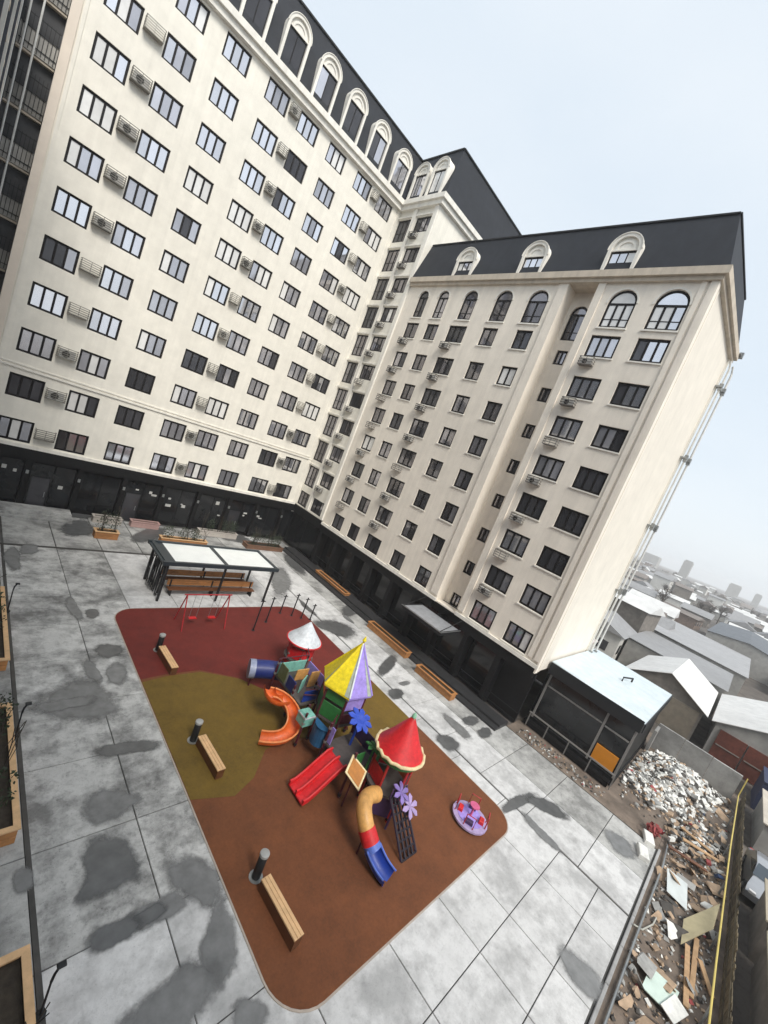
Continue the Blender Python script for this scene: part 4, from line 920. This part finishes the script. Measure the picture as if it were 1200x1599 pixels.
def chunk(m, p, s, flat=.6):
    o = m.X; m.X = Matrix.Translation(p) @ Matrix.Rotation(q.uniform(0, 6.3), 4, 'Z') @ Matrix.Rotation(q.uniform(-.6, .6), 4, 'X') @ Matrix.Rotation(q.uniform(-.6, .6), 4, 'Y')
    a, b, c = s*q.uniform(.4, 1.2), s*q.uniform(.3, .8), s*flat*q.uniform(.3, .9); t = q.uniform(.3, 1)
    m.add([(-a,-b,-c),(a,-b*t,-c),(a*t,b,-c),(-a,b*t,-c),(-a*t,-b,c),(a,-b,c*t),(a*t,b*t,c),(-a*t,b,c)], [(3,2,1,0),(4,5,6,7),(0,1,5,4),(1,2,6,5),(2,3,7,6),(3,0,4,7)]); m.X = o
RUB = [mat('rubble_white', (.72, .72, .69), .85, .15, 5), mat('rubble_grey', (.33, .33, .32), .9, .2, 5), mat('rubble_dark', (.07, .065, .06), .9, .2, 5), mat('rubble_tan', (.40, .29, .20), .9, .2, 5), mat('rubble_blue', (.03, .06, .14), .8, .2, 5), mat('rubble_red', (.30, .06, .06), .8, .2, 5)]
def mound(x, y):
    return .95*math.exp(-(((x-7.0)/3.0)**2+((y+38.6)/1.7)**2))
m = MB()
for _ in range(3000):
    t = q.random(); x = 3.0+t*8.2+q.gauss(0, .8); y = -37.2-2.6*t*.9+q.gauss(0, 1.0)
    if y > -36.2 or y < -41.7 or x > 10.3 or x < -1: continue
    m.m = q.choices(range(6), (46, 26, 14, 13, .5, .7))[0]; chunk(m, (x, y, mound(x, y)+q.uniform(-.08, .08)), q.uniform(.06, .26))
tag(m.build('rubble_pile', RUB), 'heap of broken white rubble beside the pavilion', 'rubble', kind='stuff')
m = MB()
for _ in range(1500):
    x = q.uniform(-20, 9); y = q.uniform(-41.6, -39.3) if x < 0 else q.uniform(-41.6, -36.5)
    m.m = q.choices(range(6), (14, 26, 30, 30, .3, 1))[0]; chunk(m, (x, y, -.05+q.uniform(0, .04)), q.uniform(.03, .13))
for _ in range(420):
    x, y = q.gauss(1.5, 1.1), q.gauss(-40.3, .55); m.m = q.choices(range(6), (16, 22, 24, 36, .5, 3))[0]; chunk(m, (x, max(-41.6, min(-39.2, y)), q.uniform(0, .25)), q.uniform(.08, .22))
for _ in range(160):
    y = q.uniform(-36, -30.6); x = q.uniform(-2.0, -.6); m.m = q.choices(range(6), (20, 20, 30, 26, 1, 3))[0]; chunk(m, (x, y, -.02), q.uniform(.03, .11))
for _ in range(90):
    x = q.uniform(-18, 9); y = q.uniform(-41.5, -39.4); m.m = q.choices(range(6), (26, 26, 14, 40, .5, 2))[0]; chunk(m, (x, y, q.uniform(.02, .2)), q.uniform(.2, .5), .10)
tag(m.build('site_litter', RUB), 'scattered brown and grey building litter on the earth strip', 'litter', kind='stuff')
m = MB()                                                             # earth mound under the rubble
for i in range(20):
    for j in range(16):
        def pt(i, j):
            x, y = 1.0+i*.49, -41.6+j*.36; return (x, y, mound(x, y)*.92-.07)
        m.add([pt(i, j), pt(i+1, j), pt(i+1, j+1), pt(i, j+1)], [(0, 1, 2, 3)])
structure(m.build('earth_mound', M_EARTH, smooth=True))
def sheet(name, P, th, m_, label, cat):
    P = [Vector(p) for p in P]; nrm = (P[1]-P[0]).cross(P[3]-P[0]).normalized(); nrm = nrm if nrm.z > 0 else -nrm
    mb = MB(); n_ = len(P); mb.add([p+nrm*th for p in P]+[p for p in P], [tuple(range(n_)), tuple(range(n_, 2*n_))[::-1]]+[(i, (i+1) % n_, n_+(i+1) % n_, n_+i) for i in range(n_)])
    return tag(mb.build(name, m_), label, cat)
sheet('glass_sheet', [(*G(1037, 1365)[:2], .35), (*G(1070, 1388)[:2], .25), (*G(1072, 1424)[:2], .05), (*G(1040, 1395)[:2], .1)], .02, mat('sheet_grey_white', (.56, .60, .60), .3, .1, 2), 'pale grey sheet lying on the litter below the rubble heap', 'sheet')
sheet('plywood_board', [(*G(1066, 1440)[:2], .12), (*G(1116, 1428)[:2], .55), (*G(1106, 1466)[:2], .5), (*G(1062, 1478)[:2], .08)], .03, mat('plywood', (.40, .35, .22), .8, .15, 2), 'olive plywood board leaning up near the board fence', 'board')
sheet('plaster_sheet', [(*G(1000, 1545)[:2], .1), (*G(1014, 1514)[:2], .12), (*G(1058, 1556)[:2], .14), (*G(1044, 1590)[:2], .1)], .03, mat('sheet_mint', (.55, .66, .60), .6, .1, 2), 'pale green sheet on the earth at the bottom', 'sheet')
sheet('plaster_sheet', [(*G(1028, 1575)[:2], .16), (*G(1050, 1560)[:2], .2), (*G(1072, 1592)[:2], .16), (*G(1050, 1605)[:2], .1)], .03, RUB[0], 'white broken sheet overlapping the pale green one', 'sheet')
for k, (a, b, lb) in enumerate((((1072, 1480), (1070, 1575), 'tan timber plank left of the other two'), ((1086, 1470), (1078, 1560), 'tan timber plank in the middle of three'), ((1090, 1505), (1112, 1560), 'brown timber plank nearest the yellow pipe'))):
    tag(MB().bar((*G(*a)[:2], .12+.03*k), (*G(*b)[:2], .06), .16, .05).build('timber_plank', mat('timber', (.42, .27, .15), .8, .2, 4, perobj=.3)), lb, 'plank', 'planks on the earth strip')
for k, (a, b, lb) in enumerate((((1060, 1300), (1110, 1340), 'upper beige plank under the rubble heap'), ((1062, 1318), (1118, 1352), 'middle beige plank under the rubble heap'), ((1040, 1330), (1100, 1368), 'lower dark plank under the rubble heap'))):
    tag(MB().bar((*G(*a)[:2], .35), (*G(*b)[:2], .30), .22, .05).build('timber_plank', MATS['timber'] if k < 2 else M_WOODD), lb, 'plank', 'planks below the rubble')
for (u, v), lb in (((1012, 1312), 'upper white block at the courtyard corner'), ((1003, 1334), 'lower white block at the courtyard corner')):
    p = G(u, v); tag(MB().bbox(-.45, .45, -.22, .22, 0, .22, .03).build('concrete_block', RUB[0], None, T(p.x, p.y, 0, .3)), lb, 'block', 'white blocks at the courtyard corner')
p = G(1020, 1300); tag(leaves((p.x, p.y, .18), .5, .4, .2, 60, .16, 5).build('cloth_bundle', RUB[5]), 'crumpled dark red cloth near the white blocks', 'cloth')
# board fence with the yellow gas pipe
fn = thing('board_fence', (-4, -42, 0), 'weathered olive board fence behind the yellow pipe', 'fence')
x = -20.0
while x < 11:
    w_ = q.choice((.24, .30, .36)); hh = q.uniform(.85, 1.05)
    MB().bbox(0, w_-.03, -.015, .015, -.1, hh, .005).build('board', mat('fence_olive', (.13, .105, .065), .85, .25, 4, perobj=.45), fn, T(x, -41.95, 0, q.uniform(-.03, .03))); x += w_
for z in (.25, .75): B(-20, 11, -41.93+.0, -41.90, z, z+.07).build('rail', MATS['fence_olive'], fn)
gp = thing('gas_pipe', (-4, -41.5, 0), 'yellow gas pipe on posts along the board fence', 'pipe')
MB().tube([(-20, -41.45, .85), (-8, -41.45, .86), (2, -41.5, .84), (9.8, -41.6, .9), (9.9, -41.6, 2.2)], .034, 8).build('pipe_run', mat('pipe_yellow', (.60, .48, .14), .6, .12, 3), gp, smooth=True)
for x in range(-18, 10, 4): MB().tube([(x, -41.46, -.1), (x, -41.46, .82)], .04, 6).build('post', M_GREYM, gp, smooth=True)
cw = thing('concrete_wall', (10.8, -38.6, 0), 'grey concrete panel wall behind the rubble heap', 'wall')
for k in range(3): MB().bbox(10.6+k*.12, 10.78+k*.12, -36.2-(k+1)*1.75, -36.23-k*1.75+0, -.1, 2.0-.05*k, .02).build('panel', mat('wall_concrete', (.30, .295, .285), .85, .15, 2, perobj=.15, stain=.2), cw)
MB().bbox(9.0, 10.5, -36.4, -36.2, -.1, 1.8, .02).build('panel', MATS['wall_concrete'], cw)
# parked car beyond the fence
def car(x, y, rz, body, label):
    t = thing('parked_car', (x, y, -.1), label, 'car', None, rz); M = T(x, y, -.1, rz)
    prof = [(-2.15, .35), (-2.2, .62), (-2.05, .85), (-1.55, .92), (-1.05, 1.38), (.35, 1.42), (1.05, .98), (1.95, .86), (2.2, .66), (2.2, .35)]
    b = MB(); ys = [(-.82, .0), (-.86, .5), (-.84, .9), (-.66, 1.5)]
    def sec(yy, sc): return [(px*sc, yy, pz) for px, pz in prof]
    vs = []; n_ = len(prof)
    for yy, sc in ((-.86, .985), (-.74, 1.0), (.74, 1.0), (.86, .985)): vs += [(px*sc, yy*(1 if pz < .95 else .80), pz-(.0 if abs(yy) < .8 else .03)) for px, pz in prof]
    fs = []
    for r_ in range(3):
        for i in range(n_): j = (i+1) % n_; fs.append((r_*n_+i, r_*n_+j, (r_+1)*n_+j, (r_+1)*n_+i))
    fs += [tuple(range(n_)), tuple(range(3*n_, 4*n_))[::-1]]
    b.add(vs, fs); b.build('body', body, t, M, True)
    gl = mat('car_glass', (.10, .12, .14), .05, .1, 1, metal=.5)
    for s_ in (-1, 1):
        Mw = M; MB().add([(-1.45, s_*.80, .97), (.85, s_*.80, 1.0), (.30, s_*.705, 1.34), (-1.0, s_*.705, 1.32)], [(0, 1, 2, 3)] if s_ < 0 else [(3, 2, 1, 0)]).build('side_window', gl, t, M)
        for xw in (-1.35, 1.35):
            MW_ = M @ Matrix.Translation((xw, s_*.80, .32)) @ Matrix.Rotation(pi/2, 4, 'X')
            wl = MB().lathe([(.0, -.10), (.32, -.10), (.33, 0), (.32, .10), (.0, .10)], 18).build('wheel', mat('tyre', (.015, .015, .016), .8, .1, 4), t, MW_, True); MB().lathe([(.0, -.11), (.2, -.11), (.2, .11), (.0, .11)], 12).build('rim', M_GREYM, wl, MW_)
        MB().bbox(1.98, 2.21, s_*.62-.14, s_*.62+.14, .62, .76, .02).build('headlight', mat('lamp_clear', (.7, .7, .7), .2, .05, 3), t, M); MB().bbox(-2.21, -2.08, s_*.66-.12, s_*.66+.12, .62, .82, .02).build('tail_light', M_PR, t, M)
    MB().add([(.42, -.64, 1.415), (.42, .64, 1.415), (1.02, .74, 1.015), (1.02, -.74, 1.015)], [(3, 2, 1, 0)]).build('windscreen', gl, t, M); MB().add([(-1.09, -.64, 1.37), (-1.52, -.72, .98), (-1.52, .72, .98), (-1.09, .64, 1.37)], [(3, 2, 1, 0)]).build('rear_window', gl, t, M)
car(1.6, -43.15, pi, mat('car_silver', (.42, .43, .45), .3, .05, 2, metal=.5, coat=.5), 'silver car parked behind the board fence at the right edge')
# sheds on the right
def shed(x0, x1, y0, y1, h, rh, wallm, roofm, label, axis='x', ov=.35, name='shed', gate=None):
    t = thing(name, ((x0+x1)/2, (y0+y1)/2, -.1), label, 'shed'); MB().box(x0, x1, y0, y1, -.12, h).build('wall', wallm, t)
    if axis == 'x':
        ym = (y0+y1)/2
        for s_, ya in ((-1, y0-ov), (1, y1+ov)):
            zz = h-ov*rh/((y1-y0)/2)
            MB().add([(x0-ov, ya, zz), (x1+ov, ya, zz), (x1+ov, ym, h+rh), (x0-ov, ym, h+rh), (x0-ov, ya, zz-.06), (x1+ov, ya, zz-.06), (x1+ov, ym, h+rh-.06), (x0-ov, ym, h+rh-.06)], [(0,1,2,3),(7,6,5,4),(0,4,5,1),(1,5,6,2),(2,6,7,3),(3,7,4,0)]).build('roof_slope', roofm, t)
        MB().add([(x0, y0, h), (x0, y1, h), (x0, ym, h+rh-.08)], [(0, 2, 1)]).build('gable', wallm, t)
    else:
        MB().add([(x0-ov, y0-ov, h+.02), (x1+ov, y0-ov, h+.02), (x1+ov, y1+ov, h+rh), (x0-ov, y1+ov, h+rh), (x0-ov, y0-ov, h-.05), (x1+ov, y0-ov, h-.05), (x1+ov, y1+ov, h+rh-.07), (x0-ov, y1+ov, h+rh-.07)], [(0,1,2,3),(7,6,5,4),(0,4,5,1),(1,5,6,2),(2,6,7,3),(3,7,4,0)]).build('roof_sheet', roofm, t)
    return t
R_WH = roofmat('sheet_white', (.72, .71, .69), 4.0, .5, 0); R_GR = roofmat('sheet_grey', (.27, .27, .275), 2.0, .7, 0); R_TAN = roofmat('sheet_tan', (.36, .32, .24), 3.0, .7, 0); R_DK = roofmat('sheet_dark', (.12, .13, .145), 2.0, .6, 0); R_BEI = roofmat('sheet_beige', (.52, .47, .40), 3, .7, 0)
W_BR = mat('wall_brown', (.20, .18, .16), .9, .2, 2); W_GR = mat('wall_grey', (.34, .33, .31), .9, .15, 1.5); W_WH = mat('wall_white', (.58, .57, .54), .9, .1, 1.5); W_RD = mat('wall_brick', (.23, .17, .14), .9, .2, 3)
t = shed(17.6, 29.5, -38.2, -32.0, 3.0, 1.65, W_BR, R_WH, 'shed with white gable roof and dark open front next to the pavilion')
B(17.45, 17.59, -34.9, -32.3, -.1, 2.9).build('opening_shade', M_DARKM, t); B(17.45, 17.58, -38.0, -35.2, -.1, 2.7).build('board_front', mat('wall_taupe', (.22, .19, .15), .9, .15, 2), t)  # open front is a solid dark panel, coloured as the shade inside
t = shed(17.2, 30, -46, -39.2, 3.0, 1.5, W_GR, R_WH, 'shed with white roof and rusty red gates at the right edge')
for k in range(2): 
    gte = B(17.05, 17.19, -43.3+k*1.9, -41.5+k*1.9, -.05, 2.5).build('gate', mat('gate_rust', (.13, .035, .022), .7, .3, 3), t); B(17.0, 17.05, -43.2+k*1.9, -41.6+k*1.9, 1.2, 1.28).build('gate_bar', W_BR, gte)
shed(12.2, 15.8, -45.5, -42.6, 1.9, .15, mat('container_blue', (.03, .04, .09), .6, .1, 2), mat('container_top', (.04, .05, .10), .6, .15, 2), 'dark blue low container behind the fence end', 'y', .05, 'container')
shed(5.6, 11.2, -46.5, -42.7, 1.6, .2, W_GR, R_BEI, 'low lean-to with beige sheet roof above the parked car', 'y', .15)
shed(-4.3, -1.2, -46.5, -42.7, 1.5, .3, W_BR, R_TAN, 'low lean-to with tan sheet roof below the parked car', 'y', .15)
shed(-13, -4.9, -46.5, -42.8, 1.3, .3, W_BR, roofmat('sheet_olive', (.28, .26, .19), 3.0, .7, 0), 'low lean-to with olive sheet roof in the bottom right corner', 'y', .15)
shed(30.6, 44, -39, -29, 3.3, .25, W_GR, R_GR, 'long flat grey warehouse behind the white gable roof', 'y', .2, 'warehouse')
shed(47, 72, -40.5, -28.2, 3.4, .3, W_GR, roofmat('sheet_grey_pale', (.33, .33, .335), 1.2, .7, 0), 'second pale grey warehouse further back', 'y', .2, 'warehouse')
shed(76, 118, -46, -33.5, 4.5, 1.0, W_GR, R_DK, 'dark roofed long hall with a white edge near the horizon', 'x', .2, 'warehouse')
shed(18.2, 23.0, -27.5, -24.5, 2.6, .5, W_WH, mat('roof_rose', (.52, .46, .44), .8, .1, 2), 'small pinkish roofed hut behind the drain pipes', 'y', .2, 'hut')

# ------------------------------------------------------------------ town
lbl = {0: 'small house with grey sheet roof in the hazy town', 1: 'small house with white roof in the hazy town', 2: 'small house with brown roof in the hazy town'}
q = random.Random(5); placed = []
rm_ = [R_GR, mat('roof_pale', (.60, .60, .59), .7, .1, .5), mat('roof_brown', (.19, .165, .15), .8, .2, .5)]
n_h = 0
for _ in range(3000):
    dx = 48*math.exp(q.uniform(0, 2.9)); sl_ = q.uniform(-.11, .205); x, y = CAM.x+dx, CAM.y+dx*sl_
    w, d = q.uniform(5.5, 10), q.uniform(5, 8)
    if x < 26 or (x < 122 and -48 < y < -26.5): continue
    if any(abs(x-a) < (w+c)*.55+1 and abs(y-b) < (d+e_)*.55+1 for a, b, c, e_ in placed): continue
    placed.append((x, y, w, d)); k = q.choices((0, 1, 2), (5, 3, 4))[0]
    t = thing('house', (x, y, -.12), lbl[k], 'house', 'houses of the distant town with '+('grey', 'white', 'brown')[k]+' roofs')
    h = q.uniform(2.7, 3.6) if q.random() < .85 else q.uniform(5, 7); rh = q.uniform(.6, 2.2); wl = q.choice((W_GR, W_WH, W_BR, W_RD, W_GR))
    M = T(x, y, 0, q.choice((0, pi/2))+q.gauss(0, .08))
    MB().box(-w/2, w/2, -d/2, d/2, -.12, h).build('wall', wl, t, M)
    MB().add([(-w/2-.4, -d/2-.4, h-.1), (w/2+.4, -d/2-.4, h-.1), (w/2+.4, d/2+.4, h-.1), (-w/2-.4, d/2+.4, h-.1), (-w/2-.4, 0, h+rh), (w/2+.4, 0, h+rh)], [(0, 1, 5, 4), (2, 3, 4, 5), (1, 2, 5), (3, 0, 4), (3, 2, 1, 0)]).build('roof', rm_[k], t, M)
    if dx < 170:
        for k2 in range(3):
            MB().box(-w/2-.03, -w/2+.02, -d/2+1+k2*d/3.2, -d/2+2.1+k2*d/3.2, 1, 2.2).build('window', M_GLASS[3], t, M); MB().box(-w/2+1+k2*w/3.2, -w/2+2.2+k2*w/3.2, -d/2-.03, -d/2+.02, 1, 2.2).build('window', M_GLASS[3], t, M)
    n_h += 1
    if n_h >= 170: break
def bare_tree(x, y, h, seed):
    qq = random.Random(seed); t = thing('bare_tree', (x, y, -.12), 'bare brown winter tree among the town houses', 'tree', 'bare trees of the town')
    MB().tube([(x, y, -.12), (x+.1, y, h*.3), (x, y+.1, h*.55)], .18, 6, rf=lambda s_: .2*(1-s_*.5)).build('trunk', mat('bark', (.07, .055, .045), .9, .2, 3), t)
    c = MB()
    for _ in range(26):
        a, b = qq.uniform(0, 6.3), qq.uniform(.3, 1.2); r = h*.28; p = Vector((x+qq.gauss(0, .1), y, h*qq.uniform(.3, .6))); e_ = p+Vector((cos(a)*r*sin(b), sin(a)*r*sin(b), h*.4*cos(b)))
        c.tube([p, p.lerp(e_, .5)+Vector((0, 0, .2)), e_], .05, 4)
        for _ in range(5): f_ = p.lerp(e_, qq.uniform(.4, 1)); c.tube([f_, f_+Vector((qq.gauss(0, .7), qq.gauss(0, .7), qq.uniform(.2, 1.2)))], .03, 3)
    c.build('crown', MATS['bark'], t)
for k in range(46):
    dx = 62*math.exp(q.uniform(0, 2.2)); sl_ = q.uniform(-.07, .2); x, y = CAM.x+dx, CAM.y+dx*sl_
    if (x < 122 and -48 < y < -26.5) or x < 28 or any(abs(x-a) < c*.6+.6 and abs(y-b) < e_*.6+.6 for a, b, c, e_ in placed): continue
    bare_tree(x, y, q.uniform(5, 9), k)
def block(u, v, dist, w, lab, base_v=None):
    r = ray(u, v); r = r/math.hypot(r.x, r.y); p = CAM+r*dist
    t = thing('tower_block', (p.x, p.y, -.12), lab, 'building'); B(p.x-w/2, p.x+w/2, p.y-w/2, p.y+w/2, -.12, p.z).build('wall', W_GR, t); B(p.x-w/2+1, p.x+w/2-1, p.y-w/2+1, p.y+w/2-1, p.z, p.z+2).build('roof_house', W_GR, t)
block(1077, 878, 750, 11, 'slender tower block standing above the hazy skyline'); block(1020, 868, 900, 26, 'broad block on the skyline next to the drain pipes'); block(1150, 915, 900, 16, 'low block on the skyline at the right'); block(1186, 930, 1000, 10, 'thin block on the skyline at the right edge')
# haze
hz = MB().box(-105, 2590, -780, 1180, -1.2, 48).build('haze', mat('haze_dummy', (1, 1, 1)))
hm = bpy.data.materials.new('haze'); hm.use_nodes = True; ht = hm.node_tree; ht.nodes.remove(ht.nodes['Principled BSDF'])
pvn = ht.nodes.new('ShaderNodeVolumePrincipled'); pvn.inputs['Color'].default_value = (.98, .99, 1, 1); pvn.inputs['Density'].default_value = .0006; pvn.inputs['Anisotropy'].default_value = 0
ht.links.new(pvn.outputs[0], ht.nodes['Material Output'].inputs['Volume']); hz.data.materials[0] = hm; tag(hz, 'pale winter haze over the town', 'haze', kind='stuff')
